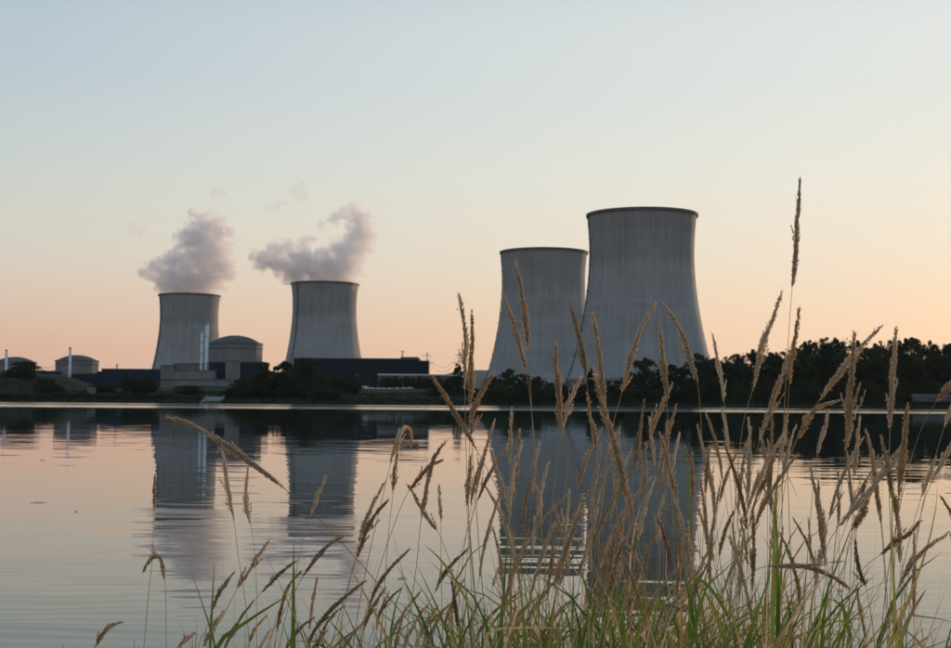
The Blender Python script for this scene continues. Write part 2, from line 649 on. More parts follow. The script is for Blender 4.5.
# ------------------------------------------------------------------ steam plumes (volumes shaped by puffs)
def plume(label, D, puffs, base_density, seed, erode=.92):
    """puffs: (px, py, radius px[, squash])"""
    pts = []
    for i, q in enumerate(puffs):
        rnd = random.Random(seed * 100 + i)
        r = q[2] * D / F
        p = at(q[0], q[1], D)
        dy = rnd.uniform(-.35, .35) * min(r * 1.2, 40) if i > 0 else 0
        pts.append((Vector((p.x, p.y + dy, p.z)), r))
    c0 = pts[0][0].copy()
    # hull: overlapping puffs merged by a voxel remesh
    mb = MB()
    ico = bpy.data.meshes.new('tmp')
    import bmesh
    bm = bmesh.new()
    bmesh.ops.create_icosphere(bm, subdivisions=2, radius=1)
    iv = [v.co.copy() for v in bm.verts]
    bm.verts.index_update()
    fi = [tuple(v.index for v in f.verts) for f in bm.faces]
    bm.free()
    bpy.data.meshes.remove(ico)
    for p, r in pts:
        mb.add([(p - c0) + v * (r * 1.22) for v in iv], fi)
    # material
    m = bpy.data.materials.new('steam')
    m.use_nodes = True
    t = m.node_tree
    t.nodes.clear()
    out = nd(t, 'ShaderNodeOutputMaterial')
    pv = nd(t, 'ShaderNodeVolumePrincipled')
    pv.inputs['Color'].default_value = (.97, .965, .975, 1)
    pv.inputs['Anisotropy'].default_value = .25
    t.links.new(pv.outputs[0], out.inputs['Volume'])
    co = nd(t, 'ShaderNodeTexCoord').outputs['Object']
    warp = noise(t, scaled(t, co, (1, 1, 1)), .028, 3, .6).outputs['Color']
    wv = vmath(t, 'SCALE', vmath(t, 'SUBTRACT', warp, (.5, .5, .5)).outputs[0])
    wv.inputs['Scale'].default_value = 20.0
    cw = vmath(t, 'ADD', co, wv.outputs[0]).outputs[0]
    fld = None
    for p, r in pts:
        d = vmath(t, 'DISTANCE', cw, tuple(p - c0)).outputs['Value']
        d = math_(t, 'MULTIPLY', d, 1.0 / r)
        fld = d if fld is None else math_(t, 'SMOOTH_MIN', fld, d, .18)
    n = noise(t, scaled(t, co, (1, 1, 1)), .070, 6, .66).outputs[0]
    val = math_(t, 'MULTIPLY_ADD', math_(t, 'SUBTRACT', n, .5), 2.7, math_(t, 'SUBTRACT', erode, fld))
    dens = maprange(t, val, 0.0, .45, 0.0, base_density, True)
    t.links.new(dens, pv.inputs['Density'])
    m.cycles.volume_step_rate = .25
    o = mb.build('steam_plume', m)
    o.location = c0
    md = o.modifiers.new('merge', 'REMESH')
    md.mode = 'VOXEL'
    md.voxel_size = 3.0
    dg = bpy.context.evaluated_depsgraph_get()
    me = bpy.data.meshes.new_from_object(o.evaluated_get(dg))
    o.modifiers.clear()
    o.data = me
    if not me.materials:
        me.materials.append(m)
    tag(o, label, 'steam', 'steam rising over the cooling towers')
    return o


plume('white steam billowing from the leftmost cooling tower', 2025,
      [(190, 286, 30), (170, 279, 20), (208, 278, 24), (155, 269, 15), (146, 273, 9), (186, 262, 22), (206, 256, 24),
       (222, 268, 17), (200, 238, 20), (216, 229, 17), (204, 221, 13), (229, 230, 9), (186, 240, 13), (172, 262, 14),
       (230, 276, 11), (193, 214, 7), (212, 247, 22)], .085, 1)
plume('white steam curling up from the cooling tower behind the dark hall', 1823,
      [(325, 272, 31), (346, 262, 25), (354, 245, 21), (361, 228, 18), (357, 214, 14), (347, 214, 10), (336, 221, 9), (322, 225, 6),
       (300, 266, 25), (281, 260, 20), (267, 262, 15), (257, 256, 9), (290, 247, 13), (304, 244, 10), (274, 248, 11), (340, 274, 24),
       (368, 238, 10), (312, 238, 6)], .085, 2)
for lab, D_, pf in (('thin wisp of steam adrift left of the leftmost plume', 2025, [(133, 226, 9), (141, 231, 8), (126, 222, 6)]),
                    ('thin wisp of steam above the leftmost plume', 2025, [(216, 190, 9), (208, 187, 7), (222, 193, 8)]),
                    ('wisp of steam high above the curling plume, tallest wisp', 1823, [(300, 186, 11), (303, 194, 10), (296, 178, 8), (292, 190, 8)]),
                    ('thin wisp of steam left of the tallest wisp over the curling plume', 1823, [(278, 205, 9), (270, 207, 8), (285, 203, 7)])):
    plume(lab, D_, pf, .034, int(pf[0][0]), .70)


# ------------------------------------------------------------------ buildings
def zpx(py, D, px=CX):
    return at(px, py, D).z


def box_px(x0, x1, ytop, D, depth, z0=None, ybot=None):
    """front face spans x0..x1 at distance D; returns world extents"""
    xm = (x0 + x1) / 2
    a, b = at(x0, ytop, D), at(x1, ytop, D)
    zt = at(xm, ytop, D).z
    zb = at(xm, ybot, D).z if ybot is not None else (5.0 if z0 is None else z0)
    return a.x, b.x, D, D + depth, zb, zt


def reactor(xc, half, ytop, yeave, ybase, D, label, lobes=True):
    c = at(xc, yeave, D)
    r = half * D / F
    cy_ = D + r
    ze = c.z
    zt = at(xc, ytop, D + r).z
    c = at(xc, yeave, D + r)
    ze = c.z
    t = thing('reactor_building', label, 'reactor building', (c.x, cy_, 0), 'domed reactor buildings')
    drum = MB()
    n = 72
    prof = []
    vs = []
    zs = [5, ze - 2.2]
    for z in zs:
        for k in range(n):
            rr = r * (1.0 if (k % 6) else 1.018)
            a = 2 * math.pi * k / n
            vs.append((rr * math.cos(a), rr * math.sin(a), z))
    drum.add(vs, [(k, (k + 1) % n, n + (k + 1) % n, n + k) for k in range(n)])
    drum.build('drum', M['concrete'], t)
    MB().lathe([(r * .9, ze - 2.3), (r * 1.03, ze - 2.2), (r * 1.03, ze), (r * .97, ze + .1), (r * .9, ze + .1)], 72).build('eave_ring', M['concrete_dark'], t)
    MB().lathe([(r * 1.0, ze - 6.2), (r * 1.03, ze - 6.1), (r * 1.03, ze - 5.0), (r * 1.0, ze - 4.9)], 72).build('tension_ring', M['concrete_dark'], t)
    dome = []
    rd = r * .93
    for k in range(13):
        rho = rd * (1 - k / 12)
        hh = zt - ze
        RR = (rd * rd + hh * hh) / (2 * hh)
        dome.append((max(rho, .05), ze + math.sqrt(RR * RR - rho * rho) - (RR - hh)))
    MB().lathe(dome, 72).build('dome', M['dome'], t, True)
    return t


def stack(px, ytop, ybot, D, w, label):
    p = at(px, ytop, D)
    zb = at(px, ybot, D).z
    r = w * D / F / 2
    t = thing('vent_stack', label, 'vent stack', (p.x, D, 0), 'pale vent stacks of the reactor buildings')
    MB().lathe([(r * 1.1, zb), (r, zb + 3), (r, p.z)], 16, cap_top=True, cap_bot=True).build('shaft', M['stack'], t, True)
    MB().lathe([(r * .9, p.z - 1.6), (r * 1.22, p.z - 1.5), (r * 1.22, p.z - .7), (r * .9, p.z - .6)], 16).build('collar', M['metal'], t)
    for k in range(1, 4):
        z = zb + (p.z - zb) * k / 4
        MB().lathe([(r * .95, z - .25), (r * 1.12, z - .2), (r * 1.12, z + .2), (r * .95, z + .25)], 16).build('band', M['metal'], t)
    return t


reactor(15.5, 20, 356.8, 361.5, 376, 1950, 'domed reactor building cut by the left edge, half hidden by a round tree')
reactor(77.2, 21, 355.0, 360.3, 380, 1650, 'domed reactor building at left, standing free with one stack before it')
reactor(235.5, 27.2, 335.4, 343.2, 364, 1300, 'largest domed reactor building, in front of the leftmost cooling tower')
stack(6.6, 349.5, 379, 1900, 2.3, 'pale stack at far left edge of the picture')
stack(70.3, 347.2, 379, 1600, 2.5, 'pale stack in front of the free standing domed building')
stack(202.0, 331.5, 376, 1290, 2.6, 'shorter of the twin pale stacks beside the largest dome')
stack(207.2, 323.0, 377, 1282, 3.4, 'tallest pale stack, left of the largest dome')


def hall(name, label, cat, blocks, mat, group=None, windows=0, coping=None, bands=0):
    """blocks: (x0,x1,ytop,D,depth[,material key])"""
    b0 = blocks[0]
    e0 = box_px(*b0[:5])
    base = Vector(((e0[0] + e0[1]) / 2, e0[2], 0))
    t = thing(name, label, cat, base, group)
    for i, b in enumerate(blocks):
        x0, x1, y0, y1, z0, z1 = box_px(*b[:5])
        mt = M[b[5]] if len(b) > 5 else mat
        MB().box(x0 - base.x, x1 - base.x, y0 - base.y + i * .05, y1 - base.y, 4.0, z1).build('wall' if i == 0 else 'wing', mt, t)
        MB().box(x0 - base.x - .5, x1 - base.x + .5, y0 - base.y - .5 + i * .05, y1 - base.y + .5, z1 - .1, z1 + 1.0).build('parapet', M[coping or 'concrete_dark'], t)
        # shallow pilasters / cladding joints
        n = max(3, int((x1 - x0) / 9))
        mbp = MB()
        for k in range(n + 1):
            xx = x0 + (x1 - x0) * k / n
            mbp.box(xx - base.x - .35, xx - base.x + .35, y0 - base.y - .3 + i * .05, y0 - base.y + .2 + i * .05, 4.0, z1 - .15)
        o = mbp.build('cladding_ribs', mt, t)
        o['kind'] = 'stuff'
        for k in range(bands):
            zz2 = z1 - (z1 - 7) * (k + 1) / (bands + 1)
            MB().box(x0 - base.x + .6, x1 - base.x - .6, y0 - base.y - .36 + i * .05, y0 - base.y + .1, zz2 - .8, zz2 + .8).build('window_band', M['glass'], t)
    return t


hall('turbine_hall', 'long dark turbine hall in front of the curling plume cooling tower', 'turbine hall',
     [(294, 419, 358.9, 1500, 60), (401, 418, 357.9, 1503, 40), (418.2, 428.3, 361.4, 1500, 50)], M['blue_dark'])
hall('turbine_hall', 'long dark blue hall left of the leftmost cooling tower', 'turbine hall',
     [(102, 161.5, 369.6, 1560, 60), (97, 103, 372, 1565, 40)], M['blue'])
hall('blue_annex', 'dark blue annex below the free standing dome at left', 'building',
     [(72, 100, 373.8, 1590, 30), (56, 73, 379.5, 1570, 30, 'concrete')], M['blue'])
hall('blue_annex', 'dark blue annex wrapped around the foot of the largest dome', 'building',
     [(209.5, 262.5, 362.4, 1275, 40), (226, 240, 361.2, 1274, 20, 'concrete')], M['blue'])
hall('low_building', 'low grey block with dark roof between the two left domes', 'building',
     [(41, 56.5, 371.6, 1640, 30, 'blue'), (38, 60, 376, 1600, 20, 'concrete')], M['blue'])
hall('auxiliary_building', 'stepped pale concrete block below the twin stacks', 'building',
     [(161, 174, 366.0, 1330, 40), (174, 205, 364.2, 1340, 40), (173.8, 214, 371.0, 1262, 40), (174.5, 238, 380.2, 1240, 20)], M['concrete'], bands=1)
hall('low_building', 'low pale building with light roof edge right of the long dark hall', 'building',
     [(378, 452, 375.2, 1180, 30)], M['concrete_dark'], coping='white', bands=1)
hall('low_building', 'grey low shed at the far right under the wood', 'building',
     [(913, 985, 396.2, 812, 8)], M['concrete_dark'], coping='concrete')

# pale pump house hut with posts near the left shore
hutp = at(91, 392, 850)
t = thing('pump_hut', 'small pale pump hut with pillars on the left shore', 'hut', (hutp.x, 850, tz(hutp.x, 850)))
MB().box(-2.2, 2.2, 0, 3, -1, 4.2).build('wall', M['concrete'], t)
MB().box(-2.6, 2.6, -.5, 3.4, 4.2, 4.6).build('roof', M['concrete_dark'], t)
for xx in (-2.0, 0, 2.0):
    MB().box(xx - .25, xx + .25, -.35, -.02, -1, 4.15).build('pillar', M['concrete'], t)

# boat ramp
p = at(213.5, 399, 795)
t = thing('boat_ramp', 'pale concrete boat ramp running into the lake below the domes', 'boat ramp', (p.x, 785, 0))
MB().add([(-5, -4, -.6), (5, -4, -.6), (4.2, 16, 3.6), (-5.6, 16, 3.6), (-5, -4, -1.6), (5, -4, -1.6), (4.2, 16, -1), (-5.6, 16, -1)],
         [(0, 1, 2, 3), (4, 7, 6, 5), (0, 4, 5, 1), (1, 5, 6, 2), (2, 6, 7, 3), (3, 7, 4, 0)]).build('slab', M['concrete'], t)
for sx in (-1, 1):
    MB().add([(sx * 5.4 - .3 * 1, -4, -.2), (sx * 5.4 + .3, -4, -.2), (sx * 5.0 + .3, 17, 4.4), (sx * 5.0 - .3, 17, 4.4),
              (sx * 5.4 - .3, -4, -1.6), (sx * 5.4 + .3, -4, -1.6), (sx * 5.0 + .3, 17, -1), (sx * 5.0 - .3, 17, -1)],
             [(0, 1, 2, 3), (4, 7, 6, 5), (0, 4, 5, 1), (1, 5, 6, 2), (2, 6, 7, 3), (3, 7, 4, 0)]).build('side_wall', M['concrete'], t)


# ------------------------------------------------------------------ pylons, wires, lamps
def pylon(px, ytop, D, zb, w, label, arms=2):
    p = at(px, ytop, D)
    t = thing('pylon', label, 'pylon', (p.x, D, zb), 'steel pylons and masts')
    h = p.z - zb
    mb = MB()
    for sx in (-1, 1):
        for sy in (-1, 1):
            mb.bar((sx * w, sy * w, 0), (sx * .3, sy * .3, h), .22, .14)
    for k in range(8):
        u0, u1 = k / 8, (k + 1) / 8
        w0, w1 = w + (.3 - w) * u0, w + (.3 - w) * u1
        for sy in (-1, 1):
            mb.bar((-w0, sy * w0, h * u0), (w1, sy * w1, h * u1), .12)
            mb.bar((w0, sy * w0, h * u0), (-w1, sy * w1, h * u1), .12)
    mb.build('lattice', M['metal'], t)
    for k in range(arms):
        z = h * (.93 - .17 * k)
        a = w * (1.6 + .8 * k)
        for sx in (-1, 1):
            MB().bar((0, 0, z + 1.2), (sx * a, 0, z), .2, .12).bar((0, 0, z - .4), (sx * a, 0, z), .16, .1).build('cross_arm', M['metal'], t)
    return p


pylon(402.5, 350.5, 1530, 40, 2.2, 'small lattice mast on the roof of the long dark hall', 1)
pylon(427.0, 352.5, 1700, 6, 4.0, 'lattice pylon rising behind the right end of the dark hall', 2)
pylon(459.5, 352.0, 1400, 6, 3.2, 'lattice pylon beside the dark tree left of the middle towers', 2)
pylon(117.0, 363.5, 1700, 6, 2.0, 'thin mast behind the dark blue hall at left', 1)


def wire(pa, pb, sag, label, r=.16):
    pa, pb = Vector(pa), Vector(pb)
    mb = MB()
    n = 14
    prev = None
    for k in range(n + 1):
        u = k / n
        q = pa.lerp(pb, u)
        q.z -= sag * 4 * u * (1 - u)
        if prev is not None:
            mb.bar(prev - pa, q - pa, r)
        prev = q
    o = mb.build('power_line', M['metal'])
    o.location = pa
    tag(o, label, 'power line', 'overhead power lines')


wire(at(427.5, 354, 1700), at(459.5, 354, 1400), 16, 'upper power line between the two pylons right of the dark hall')
wire(at(427.5, 358, 1700), at(459.5, 358, 1400), 16, 'lower power line between the two pylons right of the dark hall')
wire(at(24, 364.5, 1800), at(57, 366.6, 1650), 2, 'upper power line strung between the two left domes')
wire(at(24, 365.8, 1800), at(57, 368.2, 1650), 2, 'lower power line strung between the two left domes')


def lamp_post(px, ytop, D, label):
    p = at(px, ytop, D)
    zb = tz(p.x, D)
    t = thing('street_lamp', label, 'street lamp', (p.x, D, zb), 'street lamps at the car park')
    MB().bar((0, 0, 0), (0, 0, p.z - zb), .16, .1, 8).build('post', M['metal'], t)
    MB().bar((0, 0, p.z - zb), (-1.2, 0, p.z - zb + .3), .08).build('arm', M['metal'], t)
    MB().box(-2.0, -1.1, -.25, .25, p.z - zb + .2, p.z - zb + .5).build('lamp_head', M['white'], t)


lamp_post(358.5, 375.0, 1010, 'street lamp left of the parked white vehicles')
lamp_post(402.5, 378.0, 1010, 'street lamp above the right end of the parked cars')


def car_meshes():
    # side profile in (x along length, z)
    body = [(-2.1, .35), (2.05, .35), (2.15, .7), (2.0, .95), (1.1, 1.05), (.45, 1.5), (-1.25, 1.52), (-1.95, 1.05), (-2.15, .9)]
    n = len(body)
    w = .88
    mb = MB()
    vs = []
    for sy in (-1, 1):
        for x, z in body:
            ww = w * (1.0 if z < 1.1 else .82)
            vs.append((x, sy * ww, z))
    fs = [tuple(range(n)), tuple(range(2 * n - 1, n - 1, -1))]
    fs += [(k, n + k, n + (k + 1) % n, (k + 1) % n) for k in range(n)]
    b = mb.add(vs, fs).mesh('body', M['white'])
    g = MB()
    for sy in (-1, 1):
        y = sy * (w * .93)
        g.add([(-1.7, sy * (w + .005), 1.06), (.95, sy * (w + .005), 1.06), (.40, sy * (w * .82 + .03), 1.44), (-1.2, sy * (w * .82 + .03), 1.45)],
              [(0, 1, 2, 3) if sy < 0 else (3, 2, 1, 0)])
    g.add([(1.12, -.66, 1.08), (1.12, .66, 1.08), (.5, .62, 1.48), (.5, -.62, 1.48)], [(0, 1, 2, 3)])
    g = g.mesh('windows', M['glass'])
    wh = MB()
    for k in range(12):
        a = 2 * math.pi * k / 12
        wh.v.append((.33 * math.cos(a), -.1, .33 * math.sin(a)))
    for k in range(12):
        a = 2 * math.pi * k / 12
        wh.v.append((.33 * math.cos(a), .1, .33 * math.sin(a)))
    wh.f = [(k, (k + 1) % 12, 12 + (k + 1) % 12, 12 + k) for k in range(12)] + [tuple(range(11, -1, -1)), tuple(range(12, 24))]
    return b, g, wh.mesh('wheel', M['rubber'])


CARM = car_meshes()
names = ['first', 'second', 'third', 'fourth', 'fifth', 'sixth', 'seventh']
for k, px in enumerate((373, 379, 384.5, 391, 398, 404.5, 410.5)):
    p = at(px, 387, 1000)
    t = thing('parked_car', f'small white parked car, {names[k]} from the left of its row below the dark hall', 'car', (p.x, 1000, tz(p.x, 1000)),
              'white cars parked below the dark hall', math.radians(35 + 9 * math.sin(k * 2.1)))
    link('body', CARM[0], t)
    link('window_glass', CARM[1], t)
    for sx in (-1.3, 1.3):
        for sy in (-.85, .85):
            link('wheel', CARM[2], t, (sx, sy, .33))
p = at(365.5, 387, 1005)
t = thing('parked_van', 'white van parked left of the row of white cars', 'van', (p.x, 1005, tz(p.x, 1005)))
MB().add([(-2.6, -1, .4), (2.7, -1, .4), (2.6, -1, 1.2), (1.7, -.95, 2.4), (-2.6, -.95, 2.5), (-2.6, 1, .4), (2.7, 1, .4), (2.6, 1, 1.2), (1.7, .95, 2.4), (-2.6, .95, 2.5)],
         [(0, 1, 2, 3, 4), (9, 8, 7, 6, 5), (0, 5, 6, 1), (1, 6, 7, 2), (2, 7, 8, 3), (3, 8, 9, 4), (4, 9, 5, 0)]).build('body', M['white'], t)
MB().add([(1.0, -1.01, 1.3), (2.35, -1.01, 1.3), (1.65, -.97, 2.2), (1.0, -.97, 2.2)], [(0, 1, 2, 3)]).build('side_window', M['glass'], t)
for sx in (-1.7, 1.7):
    for sy in (-.95, .95):
        link('wheel', CARM[2], t, (sx, sy, .33))


# ------------------------------------------------------------------ trees
def leaf_cloud(centers, radii, n, size, rng, flat=1.0):
    """small leaf-clump quads spread through the lobes (mostly near their surface)"""
    centers = np.array(centers)
    radii = np.array(radii)
    w = radii ** 2
    idx = rng.choice(len(centers), n, p=w / w.sum())
    d = rng.normal(size=(n, 3))
    d /= np.linalg.norm(d, axis=1)[:, None]
    rr = radii[idx] * (rng.random(n) ** .45) * rng.uniform(.8, 1.1, n) * (1 + .5 * (rng.random(n) < .14))
    p = centers[idx] + d * rr[:, None] * np.array([1, 1, flat])
    a = rng.normal(size=(n, 3))
    a /= np.linalg.norm(a, axis=1)[:, None]
    b = np.cross(a, rng.normal(size=(n, 3)))
    b /= np.linalg.norm(b, axis=1)[:, None]
    s = size * rng.uniform(.55, 1.35, n)[:, None]
    v = np.stack([p - a * s, p + b * s * .6, p + a * s, p - b * s * .6], 1).reshape(-1, 3)
    f = np.arange(4 * n).reshape(-1, 4)
    return v, f


def make_tree(seed, kind):
    """unit tree: height 1, returns (trunk mesh, crown mesh)"""
    rng = np.random.default_rng(seed)
    cs, rs = [], []
    tr = MB()
    bend = rng.normal(0, .02, (6, 2))
    pts = [Vector((bend[:k + 1, 0].sum(), bend[:k + 1, 1].sum(), .16 * k)) for k in range(6)]
    if kind == 'round':
        nl, spread, zlo, zhi, sz, n = 64, .31, .16, .93, .021, 7200
    elif kind == 'open':
        nl, spread, zlo, zhi, sz, n = 72, .31, .20, .95, .0145, 9500
    elif kind == 'cone':
        nl, spread, zlo, zhi, sz, n = 26, .20, .12, .95, .026, 4200
    else:  # bush
        nl, spread, zlo, zhi, sz, n = 44, .54, .08, .86, .030, 6000
    for k in range(5):
        if kind == 'bush' and k > 1:
            break
        tr.bar(pts[k], pts[k + 1], .024 * (1 - k * .17), .024 * (1 - (k + 1) * .17), 6)
    for k in range(nl):
        u = (k + rng.random()) / nl
        z = zlo + (zhi - zlo) * u
        if kind == 'cone':
            env = spread * (1.08 - u) * 1.1
        else:
            env = spread * math.sqrt(max(.03, 1 - (2 * u - .85) ** 2 * .85))
        a = rng.uniform(0, 2 * math.pi)
        q = env * math.sqrt(rng.random()) * .92
        r = rng.uniform(.035, .10) * (1.0 if kind != 'open' else .72) * (1.35 if kind == 'bush' else 1)
        c = Vector((q * math.cos(a), q * math.sin(a), z))
        cs.append(tuple(c))
        rs.append(r)
        zt = max(.12, z - .18 - q * .5)
        i = min(int(zt / .16), 4)
        st = pts[i].lerp(pts[i + 1], min(1, zt / .16 - i))
        if k % 2 == 0 and kind != 'bush':
            mid = st.lerp(c, .55) + Vector((0, 0, -.02))
            tr.bar(st, mid, .0095, .006, 4).bar(mid, c, .006, .0025, 4)
        if kind == 'bush':
            tr.bar((0, 0, 0), c, .012, .004, 4)
    # foliage: leaf clumps carved out of the crown's volume by a random field, denser towards clump faces
    N = int(n * (6.0 if kind == 'open' else 3.6))
    u = rng.random(N)
    z = zlo + (zhi - zlo) * (1.08 * u - .06)
    if kind == 'cone':
        env = spread * (1.08 - u) * 1.15
    else:
        env = spread * np.sqrt(np.clip(1 - ((2 * u - .9) / 1.1) ** 2, .004, 1))
    ang = rng.uniform(0, 2 * math.pi, N)
    q = np.sqrt(rng.random(N)) * 1.15
    lob = 1 + .16 * np.sin(ang * 3 + rng.uniform(0, 6)) + .12 * np.sin(ang * 5 + z * 9 + rng.uniform(0, 6))
    P = np.stack([q * env * lob * np.cos(ang), q * env * lob * np.sin(ang), z], -1)
    fld = np.zeros(N)
    for k in range(16):
        w_ = rng.normal(size=3)
        w_ /= np.linalg.norm(w_)
        fr = rng.uniform(13, 62)
        fld += np.cos(P @ (w_ * fr) + rng.uniform(0, 6.28)) * (22 / fr) ** .35
    fld /= fld.std()
    score = fld - q ** 3 * .8 - np.clip((u - .86) * 5, 0, 1) * 1.0 + rng.normal(0, .25, N)
    thr = np.sort(score)[-n]
    P = P[score >= thr][:n]
    n2 = len(P)
    a = rng.normal(size=(n2, 3))
    a /= np.linalg.norm(a, axis=1)[:, None]
    b = np.cross(a, rng.normal(size=(n2, 3)))
    b /= np.linalg.norm(b, axis=1)[:, None]
    s = (sz * rng.uniform(.5, 1.3, n2))[:, None]
    v = np.stack([P - a * s, P + b * s * .6, P + a * s, P - b * s * .6], 1).reshape(-1, 3)
    f = np.arange(4 * n2).reshape(-1, 4)
    crown = np_mesh('crown', v, f, M['leaf' if kind in ('open', 'cone') else ('leaf2' if seed % 2 else 'leaf')])
    return tr.mesh('trunk', M['bark']), crown


PROTO = {'round': [make_tree(s, 'round') for s in (11, 12, 13, 14)],
         'open': [make_tree(s, 'open') for s in (21, 22, 23, 24)],
         'cone': [make_tree(s, 'cone') for s in (31,)],
         'bush': [make_tree(s, 'bush') for s in (41, 42, 43)]}
tree_n = [0]


def tree(px, ytop, D, kind, label, group, wpx=None, name=None):
    tree_n[0] += 1
    i = tree_n[0]
    if label in ROWS:
        label = nth(label)
    p = at(px, ytop, D)
    zb = tz(p.x, D) - .3
    h = p.z - zb
    if kind == 'round' and wpx is not None and wpx * D / F > h * .55:
        kind = 'bush'
    trunk, crown = PROTO[kind][i % len(PROTO[kind])]
    base_w = {'round': .38, 'open': .38, 'cone': .24, 'bush': .60}[kind]
    s = 1.0 if wpx is None else (wpx * D / F) / (h * base_w)
    t = thing(name or ('shrub' if kind == 'bush' else 'tree'), label, 'shrub' if kind == 'bush' else 'tree', (p.x, D, zb), group, i * 2.399)
    t.scale = (h * s, h * s, h * 1.04)
    link('stem' if kind == 'bush' else 'trunk', trunk, t)
    link('foliage' if kind == 'bush' else 'crown', crown, t)
    return t


ORD = ['first', 'second', 'third', 'fourth', 'fifth', 'sixth', 'seventh', 'eighth', 'ninth', 'tenth', 'eleventh', 'twelfth', 'thirteenth',
       'fourteenth', 'fifteenth', 'sixteenth', 'seventeenth', 'eighteenth', 'nineteenth', 'twentieth', 'twenty-first', 'twenty-second', 'twenty-third',
       'twenty-fourth', 'twenty-fifth', 'twenty-sixth', 'twenty-seventh', 'twenty-eighth', 'twenty-ninth', 'thirtieth', 'thirty-first', 'thirty-second', 'thirty-third', 'thirty-fourth']
row_n = {}


ROWS = ('tall ragged tree in the back row of the right wood', 'rounded dark tree on the shore edge of the right wood',
        'low dark shrub below the right wood', 'low shore shrub below the steamless towers',
        'small tree in the row before the low pale building', 'low shrub on the shore below the bushy trees',
        'low shrub on the water edge of the left shore')


def nth(text):
    row_n[text] = row_n.get(text, 0) + 1
    return f'{text}, {ORD[row_n[text] - 1]} from the left'


G_WOOD = 'tall trees of the wood on the right shore'
L_BACK = 'tall ragged tree in the back row of the right wood'
L_FRONT = 'rounded dark tree on the shore edge of the right wood'
for px, y, k in ((716, 357, 'round'), (728, 355, 'open'), (741, 352, 'open'), (754, 349, 'open'), (768, 351, 'round'), (780, 350, 'open'), (792, 346, 'open'),
                 (804, 341, 'open'), (817, 337, 'open'), (830, 335, 'open'), (843, 337, 'open'), (858, 340, 'open'), (872, 342, 'round'), (886, 338, 'open'),
                 (899, 336, 'open'), (912, 337, 'round'), (925, 339, 'open'), (938, 342, 'open'), (951, 343, 'round'), (964, 340, 'open'), (980, 344, 'open'), (996, 342, 'open')):
    tree(px, y, 862 + (px * 7) % 31, k, L_BACK, G_WOOD, wpx=17 + (px * 3) % 6)
for px, y in ((700, 362), (711, 366), (724, 366), (737, 363), (750, 366), (763, 362), (776, 365), (789, 360), (802, 356), (814, 353), (827, 355), (840, 352), (853, 357), (866, 358),
              (879, 355), (892, 357), (905, 354), (918, 358), (931, 355), (944, 359), (957, 356), (972, 358), (990, 356)):
    tree(px, y, 832 + (px * 5) % 17, 'round', L_FRONT, 'shore edge of the wood', wpx=14 + (px * 7) % 5)
for k in range(34):
    px = 690 + k * 9.3
    tree(px, 380 + 5 * math.sin(k * 1.9) + (px - CX) * .004, 815 + (k * 5) % 11, 'bush', 'low dark shrub below the right wood', 'undergrowth shrubs of the right wood', wpx=11)
# in front of the two steamless towers
for px, y, k, w, lab in ((509, 368.5, 'round', 13, 'dark round tree rising highest in front of the second tower from right'),
                         (495, 375, 'round', 13, 'dark tree at the left foot of the second tower from right'),
                         (524, 373, 'round', 12, 'dark tree right of the highest one before the second tower'),
                         (538, 376, 'round', 11, 'smaller dark tree below the middle of the second tower from right'),
                         (552, 381, 'bush', 10, 'low dark shrub under the right half of the second tower'),
                         (563, 384, 'bush', 10, 'lowest dark shrub between the two steamless towers'),
                         (591, 367, 'cone', 9, 'narrow dark tree between the bases of the two steamless towers'),
                         (600, 381, 'bush', 9, 'low shrub at the left foot of the largest tower'),
                         (614, 384, 'bush', 10, 'low shrub below the left part of the largest tower'),
                         (642, 356.5, 'round', 17, 'broad dark tree in front of the middle of the largest tower'),
                         (629, 372, 'round', 10, 'small tree left of the broad one before the largest tower'),
                         (658, 369, 'round', 12, 'tree right of the broad one before the largest tower'),
                         (671, 364, 'round', 12, 'dark tree below the right half of the largest tower'),
                         (684, 366, 'round', 12, 'lower tree near the right foot of the largest tower'),
                         (697, 352, 'round', 15, 'tall dark tree at the right foot of the largest tower'),
                         (707, 354, 'open', 11, 'ragged dark tree just right of the largest tower')):
    tree(px, y, 850 + (px * 3) % 19, k, lab, 'trees before the steamless towers', wpx=w)
for k in range(22):
    px = 482 + k * 10
    tree(px, 386 + 3.5 * math.sin(k * 2.3) + (px - CX) * .006, 818 + (k * 3) % 9, 'bush', 'low shore shrub below the steamless towers', 'shore shrubs below the steamless towers', wpx=11)
# middle: tree beside the pylon, avenue before the low building
tree(457.5, 362.5, 900, 'cone', 'dark pointed tree beside the lattice pylon', 'trees of the middle shore', wpx=11)
tree(449, 378, 880, 'round', 'small dark tree left of the pointed tree by the pylon', 'trees of the middle shore', wpx=9)
tree(468, 380, 880, 'round', 'small dark tree right of the pointed tree by the pylon', 'trees of the middle shore', wpx=9)
tree(436, 385, 850, 'bush', 'dark shrub on the bank below the low pale building', 'trees of the middle shore', wpx=11)
for k in range(10):
    tree(383 + k * 6.1, 376.6 + .9 * math.sin(k * 2.7), 1120, 'round', 'small tree in the row before the low pale building', 'row of small trees before the low pale building', wpx=5.5)
